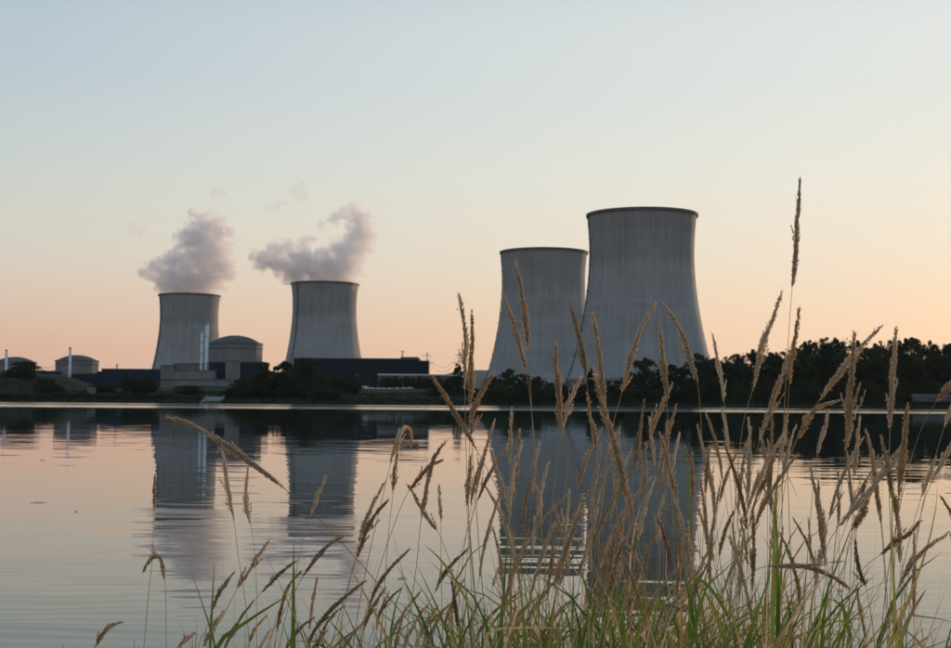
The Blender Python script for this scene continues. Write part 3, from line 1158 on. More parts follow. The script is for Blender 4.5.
# big bushy group in front of the dark hall
for px, y, k, w, lab in ((263, 362, 'round', 15, 'dark tree right beside the largest dome'),
                         (285, 360, 'round', 15, 'dark tree left of the long dark hall'),
                         (306, 356.5, 'round', 16, 'tallest tree before the left end of the long dark hall'),
                         (322, 371, 'round', 13, 'mid green tree right of the tallest one before the dark hall'),
                         (340, 376, 'bush', 15, 'broad green shrub before the dark hall'),
                         (352, 378, 'bush', 12, 'green shrub left of the street lamp'),
                         (243, 377, 'round', 14, 'round tree below the blue annex of the largest dome'),
                         (274, 377, 'bush', 15, 'large dark bush at the shore right of the largest dome'),
                         (296, 376, 'bush', 15, 'large mid green bush below the left end of the dark hall'),
                         (256, 380, 'bush', 13, 'large bush below the right edge of the largest dome')):
    tree(px, y, 862 + (px * 3) % 23, k, lab, 'bushy trees between dome and dark hall', wpx=w)
for k in range(12):
    px = 232 + k * 9.2
    tree(px, 387 + 2.5 * math.sin(k * 1.7), 815 + (k * 3) % 9, 'bush', 'low shrub on the shore below the bushy trees', 'shore shrubs between ramp and car park', wpx=12)
# left shore
for px, y, D, k, w, lab in ((26, 359.5, 905, 'round', 17, 'round dark tree on top of the grassy mound'),
                            (9, 369, 900, 'bush', 10, 'shrub left of the round tree on the mound'),
                            (46, 376, 850, 'round', 13, 'bushy tree at the right foot of the grassy mound'),
                            (58, 384, 845, 'bush', 9, 'small pointed shrub right of the mound'),
                            (98, 383, 870, 'bush', 12, 'shrub below the blue annex at left'),
                            (109, 382, 880, 'bush', 10, 'shrub before the left end of the dark blue hall'),
                            (126, 374, 870, 'round', 9, 'slim tree before the dark blue hall at left'),
                            (140, 378, 870, 'bush', 13, 'broad shrub before the dark blue hall'),
                            (151, 375, 872, 'round', 10, 'tree before the right end of the dark blue hall'),
                            (190, 384.5, 860, 'bush', 16, 'low wide shrub below the stepped concrete block'),
                            (225, 391, 830, 'bush', 8, 'little shrub right of the boat ramp')):
    tree(px, y, D, k, lab, 'trees and shrubs of the left shore', wpx=w)
for k in range(9):
    px = 2 + k * 20
    tree(px, 392.5 + 1.2 * math.sin(k * 1.7) + (px - 80) * .006, 812 + (k * 3) % 9, 'bush', 'low shrub on the water edge of the left shore', 'shrubs on the left water edge', wpx=13)

# scrub along the water line (uncountable)
n = 50000
rng = np.random.default_rng(5)
X = rng.uniform(-420, 420, n)
Yv = 790 + 6 * np.sin(X * .021 + 1) + 4 * np.sin(X * .057) + rng.uniform(-9, 14, n)
hgt = 1.6 + 1.5 * np.sin(X * .13) * np.sin(X * .041 + 2) + .8 * np.sin(X * .47)
hgt = np.clip(hgt, .5, 4) + 1.2 * (X > 140)
slope = np.arange(n) >= 20000                 # tufts on the slope behind
Yv = np.where(slope, 800 + 110 * rng.random(n) ** 1.3, Yv)
hgt = np.where(slope, .5 + .7 * np.clip(np.sin(X * .31) * np.sin(Yv * .17), 0, 1), hgt)
keep = (np.abs(X - at(213.5, 399, 790).x) > 6.5) | slope
Zv = terrain_z(X, Yv) + rng.random(n) ** .8 * hgt
ctr = np.stack([X, Yv, np.maximum(Zv, .15)], -1)[keep]
n = len(ctr)
a = rng.normal(size=(n, 3)); a /= np.linalg.norm(a, axis=1)[:, None]
b = np.cross(a, rng.normal(size=(n, 3))); b /= np.linalg.norm(b, axis=1)[:, None]
s = rng.uniform(.3, .75, n)[:, None]
v = np.stack([ctr - a * s, ctr + b * s * .6, ctr + a * s, ctr - b * s * .6], 1).reshape(-1, 3)
v[:, 2] = np.maximum(v[:, 2], .03)
o = link('shoreline_scrub', np_mesh('shoreline_scrub', v, np.arange(4 * n).reshape(-1, 4), M['scrub']))
tag(o, 'low dark scrub and reeds along the far water line', 'scrub', kind='stuff')

# ------------------------------------------------------------------ foreground grass
def mat_straw(name, dark, light, trans, rough=.75):
    m, t, b = material(name, light, rough, .25)
    at_ = nd(t, 'ShaderNodeAttribute', attribute_name='tint')
    c = ramp(t, at_.outputs['Fac'], [(0, dark), (1, light)])
    t.links.new(c, b.inputs['Base Color'])
    tr = nd(t, 'ShaderNodeBsdfTranslucent')
    t.links.new(c, tr.inputs[0])
    mx = nd(t, 'ShaderNodeMixShader')
    mx.inputs[0].default_value = trans
    t.links.new(b.outputs[0], mx.inputs[1])
    t.links.new(tr.outputs[0], mx.inputs[2])
    t.links.new(mx.outputs[0], t.nodes['Material Output'].inputs[0])
    return m


def mat_blade():
    m, t, b = material('grass_blade', (.1, .2, .05), .55, .35)
    at_ = nd(t, 'ShaderNodeAttribute', attribute_name='tint')
    c = ramp(t, at_.outputs['Fac'], [(0, (.050, .110, .022)), (.35, (.130, .215, .034)), (.62, (.25, .28, .055)),
                                     (.80, (.42, .30, .11)), (.90, (.40, .17, .06)), (.94, (.55, .40, .24)), (1.0, (.72, .54, .34))])
    t.links.new(c, b.inputs['Base Color'])
    tr = nd(t, 'ShaderNodeBsdfTranslucent')
    t.links.new(c, tr.inputs[0])
    mx = nd(t, 'ShaderNodeMixShader')
    mx.inputs[0].default_value = .4
    t.links.new(b.outputs[0], mx.inputs[1])
    t.links.new(tr.outputs[0], mx.inputs[2])
    t.links.new(mx.outputs[0], t.nodes['Material Output'].inputs[0])
    return m


M['head'] = mat_straw('seed_head_straw', (.72, .50, .31), (1.0, .86, .63), .50)
M['head_dark'] = mat_straw('seed_head_brown', (.46, .30, .18), (.95, .72, .48), .48)
M['stem_straw'] = mat_straw('stem_straw', (.34, .26, .10), (.62, .46, .24), .15)
M['blade'] = mat_blade()

# spikelet: slim five-vertex lens
SPK_V = np.array([[0, 0, 0], [.5, 0, .42], [-.25, .43, .42], [-.25, -.43, .42], [0, 0, 1.0]])
SPK_F = np.array([[0, 2, 1], [0, 3, 2], [0, 1, 3], [4, 1, 2], [4, 2, 3], [4, 3, 1]])


def frames(dirs, rng):
    a = np.cross(dirs, rng.normal(size=dirs.shape))
    a /= np.linalg.norm(a, axis=1)[:, None] + 1e-9
    return a, np.cross(dirs, a)


def spikelets(pos, dirs, length, width, rng):
    n = len(pos)
    a, b = frames(dirs, rng)
    v = (pos[:, None, :] + SPK_V[None, :, 0, None] * a[:, None, :] * width[:, None, None] * 1.6
         + SPK_V[None, :, 1, None] * b[:, None, :] * width[:, None, None] * 1.6
         + SPK_V[None, :, 2, None] * dirs[:, None, :] * length[:, None, None])
    f = SPK_F[None] + (np.arange(n) * 5)[:, None, None]
    return v.reshape(-1, 3), f.reshape(-1, 3)


def resample(P, n):
    P = np.asarray(P, float)
    C = catmull(P, max(40, 12 * len(P)))
    s = np.concatenate([[0], np.cumsum(np.linalg.norm(np.diff(C, axis=0), axis=1))])
    u = np.linspace(0, s[-1], n)
    return np.stack([np.interp(u, s, C[:, k]) for k in range(3)], -1), s[-1]


def seed_head(axis, wid, rng, openness, mat):
    """axis: points base -> tip (3-D); dense narrow panicle with lumpy side branches"""
    A, L = resample(axis, 60)
    T = np.gradient(A, axis=0)
    T /= np.linalg.norm(T, axis=1)[:, None]
    pos, dr, ln, wd, tint = [], [], [], [], []
    ripe = rng.uniform(.4, .8)
    # branches: start parameter, length, angle round the axis
    nb = int(22 + L * 150)
    lump = 1 + .5 * np.sin(np.linspace(0, rng.uniform(12, 22), 60) + rng.uniform(0, 6))
    for k in range(nb):
        u = (k + rng.random()) / nb
        u0 = u ** 1.08 * .93
        i = int(u0 * 59)
        bl = L * (.26 * (1 - u0) ** .7 + .05) * rng.uniform(.5, 1.15)
        env = wid * .33 * (min(1, (1 - u0) * 1.7 + .06)) * min(1, .45 + u0 * 2.2) * lump[i]
        if u0 < .36 and rng.random() < openness * .6:
            env *= rng.uniform(1.4, 2.2)
        e1, e2 = frames(T[i:i + 1], rng)
        ph = rng.uniform(0, 2 * math.pi)
        out = (e1[0] * math.cos(ph) + e2[0] * math.sin(ph))
        m = max(6, int(bl / .0014))
        s = np.linspace(.12, 1, m)
        jj = np.clip(i + (s * bl / L * 59), 0, 59).astype(int)
        base = A[jj] if u0 < .95 else A[i] + T[i] * (s * bl)[:, None]
        off = env * (np.sin(np.minimum(s * 1.7, 1.57)) * (1 - .35 * s))
        p = base + out[None] * off[:, None] + rng.normal(0, wid * .055, (m, 3)) * (1 + 1.6 * (rng.random((m, 1)) < .15))
        d = T[jj] + out[None] * rng.uniform(.1, .45, (m, 1)) + rng.normal(0, .16, (m, 3))
        d /= np.linalg.norm(d, axis=1)[:, None]
        pos.append(p)
        dr.append(d)
        hair = rng.random(m) < .22
        ln.append(np.where(hair, rng.uniform(.008, .012, m), rng.uniform(.0042, .0075, m)))
        wd.append(np.where(hair, .00028, rng.uniform(.0009, .0015, m)))
        tint.append(np.clip(rng.normal(ripe, .26, m) + rng.normal(0, .12), 0, 1))
    # a few side branches standing off from the lower half
    for k in range(rng.integers(1, 4) + int(openness * 3)):
        u0 = rng.uniform(.03, .42)
        i = int(u0 * 59)
        bl = L * rng.uniform(.12, .26)
        e1, e2 = frames(T[i:i + 1], rng)
        dirb = T[i] + e1[0] * rng.uniform(.18, .5)
        dirb /= np.linalg.norm(dirb)
        m = max(14, int(bl / .0007))
        s = rng.random(m)
        rad = wid * .17 * np.minimum(1, (1 - s) * 2.4 + .1) * np.minimum(1, .3 + 3 * s)
        p = A[i] + dirb * (s * bl)[:, None] + T[i] * (s ** 2 * bl * .25)[:, None] + rng.normal(size=(m, 3)) * rad[:, None] * .7
        d = dirb + T[i] * (.3 * s)[:, None] + rng.normal(0, .22, (m, 3))
        d /= np.linalg.norm(d, axis=1)[:, None]
        pos.append(p)
        dr.append(d)
        ln.append(rng.uniform(.0042, .0075, m))
        wd.append(rng.uniform(.0008, .0014, m))
        tint.append(np.clip(rng.normal(ripe, .26, m), 0, 1))
    pos, dr = np.concatenate(pos), np.concatenate(dr)
    ln, wd, tint = np.concatenate(ln), np.concatenate(wd), np.concatenate(tint)
    v, f = spikelets(pos, dr, ln, wd, rng)
    return v, f, np.repeat(tint, 5)


def tube(P, r0, r1, n=5):
    P = np.asarray(P)
    T = np.gradient(P, axis=0)
    T /= np.linalg.norm(T, axis=1)[:, None]
    ref = np.array([.3, 1.0, .1])
    a = np.cross(T, ref)
    a /= np.linalg.norm(a, axis=1)[:, None]
    b = np.cross(T, a)
    k = len(P)
    r = np.linspace(r0, r1, k)
    ang = np.arange(n) * 2 * math.pi / n
    v = P[:, None, :] + r[:, None, None] * (np.cos(ang)[None, :, None] * a[:, None, :] + np.sin(ang)[None, :, None] * b[:, None, :])
    i = np.arange(k - 1)[:, None] * n
    j = np.arange(n)[None, :]
    j2 = (j + 1) % n
    f = np.stack([i + j, i + j2, i + n + j2, i + n + j], -1).reshape(-1, 4)
    return v.reshape(-1, 3), f


def blade(P, w, rng, fold=.35, face=False):
    """leaf blade along points P (base->tip): three verts across, V folded, tapering, slight twist"""
    P = np.asarray(P)
    k = len(P)
    T = np.gradient(P, axis=0)
    T /= np.linalg.norm(T, axis=1)[:, None] + 1e-9
    ph = rng.uniform(-.25, .25) if face else rng.uniform(-.9, .9)
    ref = np.array([math.sin(ph), math.cos(ph), .05])
    a = np.cross(T, ref)
    a /= np.linalg.norm(a, axis=1)[:, None] + 1e-9
    b = np.cross(a, T)
    tw = np.linspace(0, rng.uniform(-1.1, 1.1) * (.45 if face else 1), k)[:, None]
    side = a * np.cos(tw) + b * np.sin(tw)
    nrm = b * np.cos(tw) - a * np.sin(tw)
    u = np.linspace(0, 1, k)
    ww = (w * .5 * np.minimum(1, .55 + u * 2.0) * np.clip((1 - u) * 2.2, 0, 1) ** .8)[:, None]
    v = np.stack([P - side * ww + nrm * ww * fold, P, P + side * ww + nrm * ww * fold], 1).reshape(-1, 3)
    i = np.arange(k - 1)[:, None] * 3
    j = np.arange(2)[None, :]
    f = np.stack([i + j, i + j + 1, i + 3 + j + 1, i + 3 + j], -1).reshape(-1, 4)
    return v, f


def pts3(px, d0, d1):
    """photo pixels -> 3-D points whose distance runs from d0 to d1"""
    n = len(px)
    return np.array([tuple(at(x, y, d0 + (d1 - d0) * k / max(1, n - 1))) for k, (x, y) in enumerate(px)])


def to_ground(P, rng, lean=.1):
    """append a foot on the bank below the last point"""
    q = P[-1]
    d = P[-1] - P[-2]
    d = d / (abs(d[2]) + 1e-6)
    z = .5
    drop = q[2] - z
    foot = np.array([q[0] + d[0] * drop * .35, q[1] + rng.uniform(-.1, .1), z - .03])
    mid = np.array([q[0] + d[0] * drop * .28, (q[1] + foot[1]) / 2, q[2] - drop * .5])
    return np.vstack([P, mid, foot])


stalk_i = [0]


def stalk(head, stem, d, label, group, wpx=9.0, brown=False, openness=.25, blades=1, green=.45, name='grass_stalk', stem_r=.0013):
    """head: pixels tip->base of the seed head; stem: pixels onward to the frame's lower edge"""
    stalk_i[0] += 1
    rng = np.random.default_rng(1000 + stalk_i[0])
    dd = rng.uniform(-.18, .18)
    allp = list(head) + list(stem)
    P = pts3(allp, d + dd, d - dd * .5)
    nh = len(head)
    full = to_ground(P, rng)
    foot = full[-1]
    t = thing(name, label, 'grass', tuple(foot), group)
    w = wpx * d / F * .70
    H = full[:nh][::-1]
    v, f, ti = seed_head(H - foot, w, rng, openness, None)
    me = np_mesh('seed_head', v, f, M['head_dark' if brown else 'head'], attr=ti)
    link('seed_head', me, t)
    A, L = resample(full[::-1] - foot, 46)
    frac = np.linspace(0, 1, 46)
    v, f = tube(A, stem_r * 1.25, stem_r * .35)
    base_t = rng.uniform(.2, .9)
    link('stem', np_mesh('stem', v, f, M['stem_straw'], True, np.full(len(v), base_t)), t)
    for k in range(blades):
        u = rng.uniform(.15, .55)
        i = int(u * 45)
        s = A[i]
        ln = rng.uniform(.16, .34)
        az = rng.choice([-1, 1]) * rng.uniform(.25, 1.0)
        up = rng.uniform(.5, 1.0)
        q = np.linspace(0, 1, 9)[:, None]
        dirx = np.array([az, rng.uniform(-.5, .5), 0])
        Bp = s + dirx * q * ln * .6 + np.array([0, 0, 1.0]) * (q * up - q ** 2 * up * rng.uniform(.35, .85)) * ln
        v, f = blade(Bp, rng.uniform(.004, .0075), rng)
        tv = np.clip(green + rng.normal(0, .2), 0, 1) + np.repeat(np.linspace(0, .18, 9), 3)
        link('leaf', np_mesh('leaf', v, f, M['blade'], True, np.clip(tv, 0, 1)), t)
    return t


GS = 'tall grass stalks in front of the sky and towers'
GL = 'grass stalks over the left water'
GM = 'grass stalks over the middle water'
GR = 'grass stalks over the right water'
# --- stalks traced one by one
T = [
    # head tip->base, stem, distance, label, group, width, brown, openness
    ([(800, 177), (798, 215), (796, 250), (792, 290)], [(788, 345), (784, 420), (782, 520), (783, 655)], 2.6, 'tallest grass stalk, its long seed head high in the sky right of the towers', GS, 8.5, False, .1),
    ([(459, 293), (463, 318), (465, 345), (465, 392)], [(466, 450), (470, 540), (478, 655)], 2.5, 'grass stalk left of the middle towers, tip highest against the orange sky', GS, 9.5, False, .45),
    ([(472, 310), (472, 340), (471, 372), (470, 410)], [(473, 460), (480, 560), (488, 655)], 2.6, 'straight grass stalk close right of the highest one left of the middle towers', GS, 8.5, False, .35),
    ([(432, 376), (448, 402), (462, 424), (478, 452)], [(500, 495), (522, 550), (540, 655)], 2.4, 'grass head leaning left before the pylon and the pale band of water', GS, 9.5, False, .2),
    ([(494, 373), (484, 388), (474, 408), (470, 440)], [(468, 500), (474, 580), (480, 655)], 2.6, 'short grass head leaning right in front of the distant hill', GS, 9, False, .5),
    ([(503, 294), (513, 322), (521, 350), (527, 376)], [(533, 425), (541, 520), (552, 655)], 2.5, 'grass head leaning left across the left edge of the second tower', GS, 10, False, .25),
    ([(516, 261), (521, 292), (526, 325), (529, 352)], [(531, 400), (536, 500), (540, 655)], 2.5, 'grass head reaching highest in front of the second tower', GS, 8.5, False, .35),
    ([(557, 341), (556, 365), (559, 395), (563, 432)], [(566, 480), (558, 560), (552, 655)], 2.5, 'upright grass head below the middle of the second tower', GS, 10, False, .55),
    ([(569, 303), (577, 328), (583, 356), (587, 384)], [(592, 440), (598, 540), (604, 655)], 2.5, 'grass head leaning left in the gap between the steamless towers', GS, 9, False, .3),
    ([(593, 312), (597, 345), (602, 380), (606, 410)], [(612, 470), (622, 560), (632, 655)], 2.5, 'upright grass head on the left edge of the largest tower', GS, 9.5, False, .2),
    ([(594, 374), (604, 410), (616, 450), (628, 505)], [(634, 570), (640, 655)], 2.2, 'thick bowed grass head below the left edge of the largest tower', GS, 12.5, False, .3),
    ([(587, 393), (592, 425), (597, 455)], [(602, 520), (606, 655)], 2.7, 'small grass head left of the thick bowed one', GS, 8, False, .3),
    ([(581, 377), (570, 402), (563, 428)], [(556, 470), (548, 540), (540, 655)], 2.6, 'grass head leaning right under the gap between the steamless towers', GS, 9, False, .45),
    ([(656, 302), (643, 325), (632, 355), (621, 396)], [(612, 430), (602, 500), (594, 655)], 2.6, 'grass head bending right in the middle of the largest tower', GS, 9, False, .3),
    ([(664, 305), (678, 326), (688, 352), (698, 386)], [(702, 440), (708, 540), (712, 655)], 2.3, 'thick grass head arching left in front of the largest tower', GS, 11.5, False, .3),
    ([(660, 326), (662, 350), (665, 376), (667, 402)], [(669, 450), (674, 550), (678, 655)], 2.6, 'slim upright grass head between the two bending ones on the largest tower', GS, 8.5, False, .5),
    ([(713, 335), (718, 362), (722, 385), (724, 402)], [(729, 440), (738, 520), (744, 655)], 2.7, 'slim grass head in the sky just right of the largest tower', GS, 8, False, .2),
    ([(783, 291), (773, 316), (762, 348), (752, 392)], [(742, 430), (734, 520), (728, 655)], 2.5, 'grass head leaning right before the sky left of the tallest stalk', GS, 11, False, .45),
    ([(800, 305), (796, 335), (791, 362), (789, 386)], [(787, 440), (790, 540), (794, 655)], 2.6, 'grass head just below the tip of the tallest stalk', GS, 8.5, False, .35),
    ([(792, 348), (780, 380), (770, 410), (759, 442)], [(748, 490), (736, 560), (724, 655)], 2.4, 'long grass head leaning right before the wood below the tallest stalk', GS, 10.5, False, .3),
    ([(672, 384), (664, 402), (655, 422), (649, 440)], [(640, 490), (634, 560), (630, 655)], 2.7, 'small grass head leaning right under the largest tower', GS, 8, False, .4),
    ([(855, 331), (852, 365), (850, 400), (845, 455)], [(838, 520), (832, 580), (830, 655)], 2.4, 'long upright grass head before the highest trees of the wood', GS, 11.5, False, .35),
    ([(883, 326), (862, 346), (842, 370), (818, 402)], [(796, 440), (776, 510), (760, 655)], 2.4, 'long grass head leaning far right across the wood', GS, 11.5, False, .45),
    ([(839, 400), (824, 405), (810, 416), (797, 440)], [(786, 480), (776, 560), (770, 655)], 2.5, 'short grass head bent right over the pale band of water before the wood', GS, 9, False, .5),
    ([(896, 328), (894, 362), (892, 395), (890, 432)], [(889, 480), (891, 560), (888, 655)], 2.4, 'upright grass head with spread base before the right part of the wood', GS, 10.5, False, .7),
    ([(962, 374), (950, 384), (943, 394), (936, 402)], [(920, 432), (906, 480), (890, 560), (880, 655)], 2.5, 'grass head leaning off the right edge above the grey shed', GS, 9, False, .4),
    ([(907, 405), (905, 432), (902, 462), (898, 500)], [(895, 550), (893, 655)], 2.4, 'thick upright grass head standing in the dark reflection of the wood', GR, 10, False, .4),
    ([(958, 395), (951, 410), (944, 428)], [(936, 455), (920, 520), (905, 655)], 2.6, 'grass head at the right edge on the pale band of water', GR, 9, False, .4),
    ([(165, 417), (190, 424), (222, 443), (258, 468), (286, 490)], [(322, 522), (368, 572), (420, 635), (440, 655)], 2.1, 'big grass head arching far left above the reflected leftmost tower', GL, 10.5, False, .35),
    ([(155, 474), (154.5, 490), (154, 512)], [(152, 560), (148, 600), (143, 655)], 3.0, 'thin lone dark grass head at the far left water', GL, 4.5, True, .05),
    ([(143, 573), (147, 564), (154, 557), (161, 560), (165, 581)], [(166, 610), (167, 655)], 2.5, 'small brown grass head drooping in a hook at far left', GL, 7, True, .1),
    ([(222, 448), (226, 475), (230, 500), (234, 522)], [(239, 560), (245, 600), (250, 655)], 2.8, 'thin upright grass head left of two below the big arching one', GL, 7, False, .35),
    ([(249, 464), (246, 490), (247, 508), (251, 526)], [(256, 570), (257, 655)], 2.9, 'thin upright grass head right of two below the big arching one', GL, 6.5, False, .4),
    ([(269, 541), (258, 556), (248, 572), (237, 589)], [(224, 615), (208, 655)], 2.4, 'dark brown grass head leaning right at the lower left', GL, 7, True, .25),
    ([(234, 573), (224, 585), (217, 597), (212, 611)], [(204, 635), (196, 655)], 2.4, 'brown grass head left of the dark leaning one at the lower left', GL, 7, True, .3),
    ([(122, 622), (110, 627), (101, 636), (94, 648)], [(90, 658), (86, 668)], 2.3, 'pale grass head peeking in at the bottom left corner', GL, 8, False, .2),
    ([(297, 561), (286, 568), (274, 579), (260, 594)], [(242, 618), (222, 655)], 2.5, 'dark grass head leaning right above the broad green blade', GL, 7, True, .2),
    ([(343, 536), (330, 544), (318, 556), (302, 578)], [(286, 608), (264, 655)], 2.5, 'brown grass head bowed right left of the middle water', GL, 7.5, True, .15),
    ([(224, 611), (216, 622), (210, 634), (203, 648)], [(200, 656), (197, 664)], 2.3, 'low brown grass head by the bottom edge at left', GL, 7.5, True, .2),
    ([(196, 632), (186, 640), (176, 650)], [(172, 656), (168, 664)], 2.3, 'lowest brown grass head at the bottom edge at left', GL, 7, True, .2),
    ([(411, 447), (410, 432), (403, 428), (397, 442), (390, 466)], [(382, 500), (368, 560), (352, 655)], 2.5, 'pale grass head with nodding tip over the bright middle water', GM, 8, False, .5),
    ([(398, 448), (395, 470), (393, 494)], [(388, 540), (380, 655)], 2.6, 'thin grass head under the nodding one', GM, 5.5, False, .3),
    ([(446, 441), (434, 458), (428, 480), (421, 520)], [(416, 570), (404, 655)], 2.6, 'grass head right of the nodding one, bent right at its tip', GM, 7.5, False, .45),
    ([(443, 460), (430, 466), (420, 477), (408, 492)], [(396, 520), (376, 580), (360, 655)], 2.7, 'slim grass head leaning right below the bent tip', GM, 5.5, False, .2),
    ([(385, 482), (375, 500), (366, 520), (358, 545)], [(348, 590), (336, 655)], 2.6, 'brown grass head left of the middle water leaning right', GM, 6.5, True, .3),
    ([(388, 501), (376, 514), (366, 532), (356, 560)], [(344, 600), (330, 655)], 2.6, 'second brown grass head just below another, left of the middle water', GM, 6.5, True, .25),
    ([(408, 485), (418, 502), (428, 518), (438, 532)], [(452, 570), (470, 655)], 2.5, 'grass head leaning left in the bright middle water', GM, 7.5, False, .1),
    ([(439, 484), (440, 500), (441, 522)], [(441, 570), (443, 655)], 2.7, 'small upright grass head in the bright middle water', GM, 5.5, False, .2),
    ([(471, 455), (470, 475), (468, 490), (467, 508)], [(470, 560), (474, 655)], 2.6, 'grass head with a knot left of the second tower reflection', GM, 7.5, False, .5),
    ([(326, 477), (320, 490), (315, 503), (309, 517)], [(302, 545), (290, 600), (278, 655)], 2.8, 'small tan grass head beside the stem of the big arching one', GM, 6.5, False, .2),
    ([(491, 450), (496, 468), (502, 488), (508, 512)], [(516, 560), (526, 655)], 2.4, 'grass head leaning left on the left edge of the second tower reflection', GM, 8.5, False, .25),
    ([(776, 455), (769, 470), (763, 484), (756, 498)], [(745, 530), (730, 590), (718, 655)], 2.6, 'grass head leaning right in the bright water right of the largest reflection', GR, 7, False, .3),
    ([(903, 452), (884, 474), (864, 497), (836, 530)], [(822, 560), (812, 600), (806, 655)], 2.2, 'long pale grass head slanting right over the bright right water', GR, 9.5, False, .4),
    ([(868, 500), (864, 511), (858, 520), (853, 530)], [(846, 560), (838, 655)], 2.3, 'short thick grass head beneath the long slanting one', GR, 12, False, .4),
    ([(936, 457), (931, 470), (926, 484), (921, 498)], [(912, 530), (898, 590), (886, 655)], 2.7, 'small grey grass head near the right edge', GR, 7, False, .3),
    ([(957, 432), (948, 452), (940, 467), (932, 481)], [(922, 510), (908, 580), (898, 655)], 2.6, 'grass head leaning off the right edge over the water', GR, 8, False, .3),
    ([(866, 480), (863, 490), (860, 502)], [(856, 540), (850, 655)], 2.8, 'tiny dark grass head above the short thick one', GR, 5, True, .1),
    ([(922, 520), (908, 534), (895, 543), (879, 556)], [(862, 570), (840, 610), (826, 655)], 2.5, 'dark brown grass head slanting right at the lower right', GR, 7, True, .3),
    ([(948, 533), (930, 546), (914, 560), (896, 592)], [(888, 620), (880, 655)], 2.3, 'pale grass head bowed right near the lower right corner', GR, 9, False, .3),
    ([(851, 590), (838, 580), (820, 571), (800, 566), (766, 566)], [(748, 578), (736, 600), (730, 655)], 2.2, 'seed head bent flat and level above the right grass clump', GR, 8.5, True, .2),
    ([(865, 428), (870, 445), (875, 470), (879, 503)], [(884, 550), (890, 655)], 2.6, 'slim grass head left of the thick one in the wood reflection', GR, 6.5, False, .3),
    ([(860, 415), (858, 435), (856, 455), (854, 478)], [(852, 530), (848, 655)], 2.7, 'slim upright grass head in the dark reflection right of the long one', GR, 6.5, False, .2),
    ([(828, 410), (825, 425), (821, 440), (817, 456)], [(812, 500), (806, 580), (802, 655)], 2.7, 'slim grass head left of the long upright one, below the pale band', GR, 6.5, False, .3),
    ([(855, 540), (857, 560), (861, 575), (866, 587)], [(872, 620), (876, 655)], 2.4, 'small dark drooping head in the lower right water', GR, 5, True, .2),
]
for q in T:
    hd, st, d, lab, grp, w, br, op = q
    stalk(hd, st, d, lab, grp, w, br, op, blades=1 if d < 2.6 and hd[0][0] > 300 else 0, stem_r=.0012)

# --- the rest of the clump: stalks in the crowd between the traced ones
rng = np.random.default_rng(99)
ZONES = [(482, 590, 400, 540, 26, 'grass stalk in the crowd before the reflection of the second tower', 'crowd before the second reflection'),
         (590, 705, 395, 540, 40, 'grass stalk in the crowd before the reflection of the largest tower', 'crowd before the largest reflection'),
         (705, 800, 398, 545, 30, 'grass stalk in the crowd right of the largest tower reflection', 'crowd right of the largest reflection'),
         (800, 950, 430, 600, 18, 'thin grass stalk scattered over the bright water at right', 'scattered stalks at right'),
         (380, 482, 520, 610, 14, 'short brown grass stalk low before the middle water', 'low stalks before the middle water'),
         (250, 380, 560, 635, 12, 'short brown grass stalk low at the left of the clump', 'low stalks left of the clump'),
         (500, 720, 540, 610, 16, 'short pale grass stalk low in the thick of the clump', 'low stalks amid the clump')]
for x0, x1, y0, y1, cnt, lab, grp in ZONES:
    for k in range(cnt):
        tx = x0 + (x1 - x0) * (k + rng.random()) / cnt
        ty = y0 + (y1 - y0) * rng.random() ** .9
        d = rng.uniform(2.3, 3.6)
        ln = rng.uniform(52, 98) * 2.6 / d * (.7 if y0 > 500 else 1)
        lean = rng.normal(.12 if tx > 560 else .05, .24)
        if y0 > 515:
            lean = rng.normal(.55, .3)
        cur = rng.normal(0, .15)
        bx = tx - lean * ln
        h = [(tx, ty), (tx - lean * ln * .45 + cur * 6, ty + ln * .33), (tx - lean * ln * .78 + cur * 5, ty + ln * .66), (bx, ty + ln)]
        rem = max(30, 655 - (ty + ln))
        st = [(bx - lean * rem * .22, ty + ln + rem * .4), (bx - lean * rem * .38, ty + ln + rem)]
        br = rng.random() < (.65 if y0 > 515 and x0 < 500 else .22)
        form = 'leaning right' if lean > .22 else ('leaning left' if lean < -.12 else 'upright')
        tone = 'brown' if br else 'pale tan'
        part = ('left', 'middle', 'right')[min(2, int(3 * (tx - x0) / (x1 - x0)))]
        lab2 = f'{tone} stalk {form}, {"high" if ty < (y0 + y1) / 2 else "low"} {part} in the {grp}'
        stalk(h, st, d, lab2, grp, rng.uniform(4.2, 7.2) * 2.6 / d, br, rng.uniform(.1, .55), blades=int(rng.random() < .55), green=rng.uniform(.2, .6), stem_r=.0011)


# --- large leaf blades one can pick out
def leaf_blade(px, d0, d1, wpx, tint, label, group='broad single blades'):
    stalk_i[0] += 1
    rng = np.random.default_rng(3000 + stalk_i[0])
    P = pts3(px, d0, d1)                       # tip -> lower end
    full = to_ground(P, rng)
    foot = full[-1]
    A, L = resample(full[::-1] - foot, 22)
    v, f = blade(A, wpx * 1.15 * d0 / F, rng, .25, True)
    ti = np.clip(tint + np.linspace(0, .12, 22).repeat(3), 0, 1)
    o = link('grass_shoot', np_mesh('grass_shoot', v, f, M['blade'], True, ti), None, tuple(foot))
    tag(o, label, 'grass blade', group)


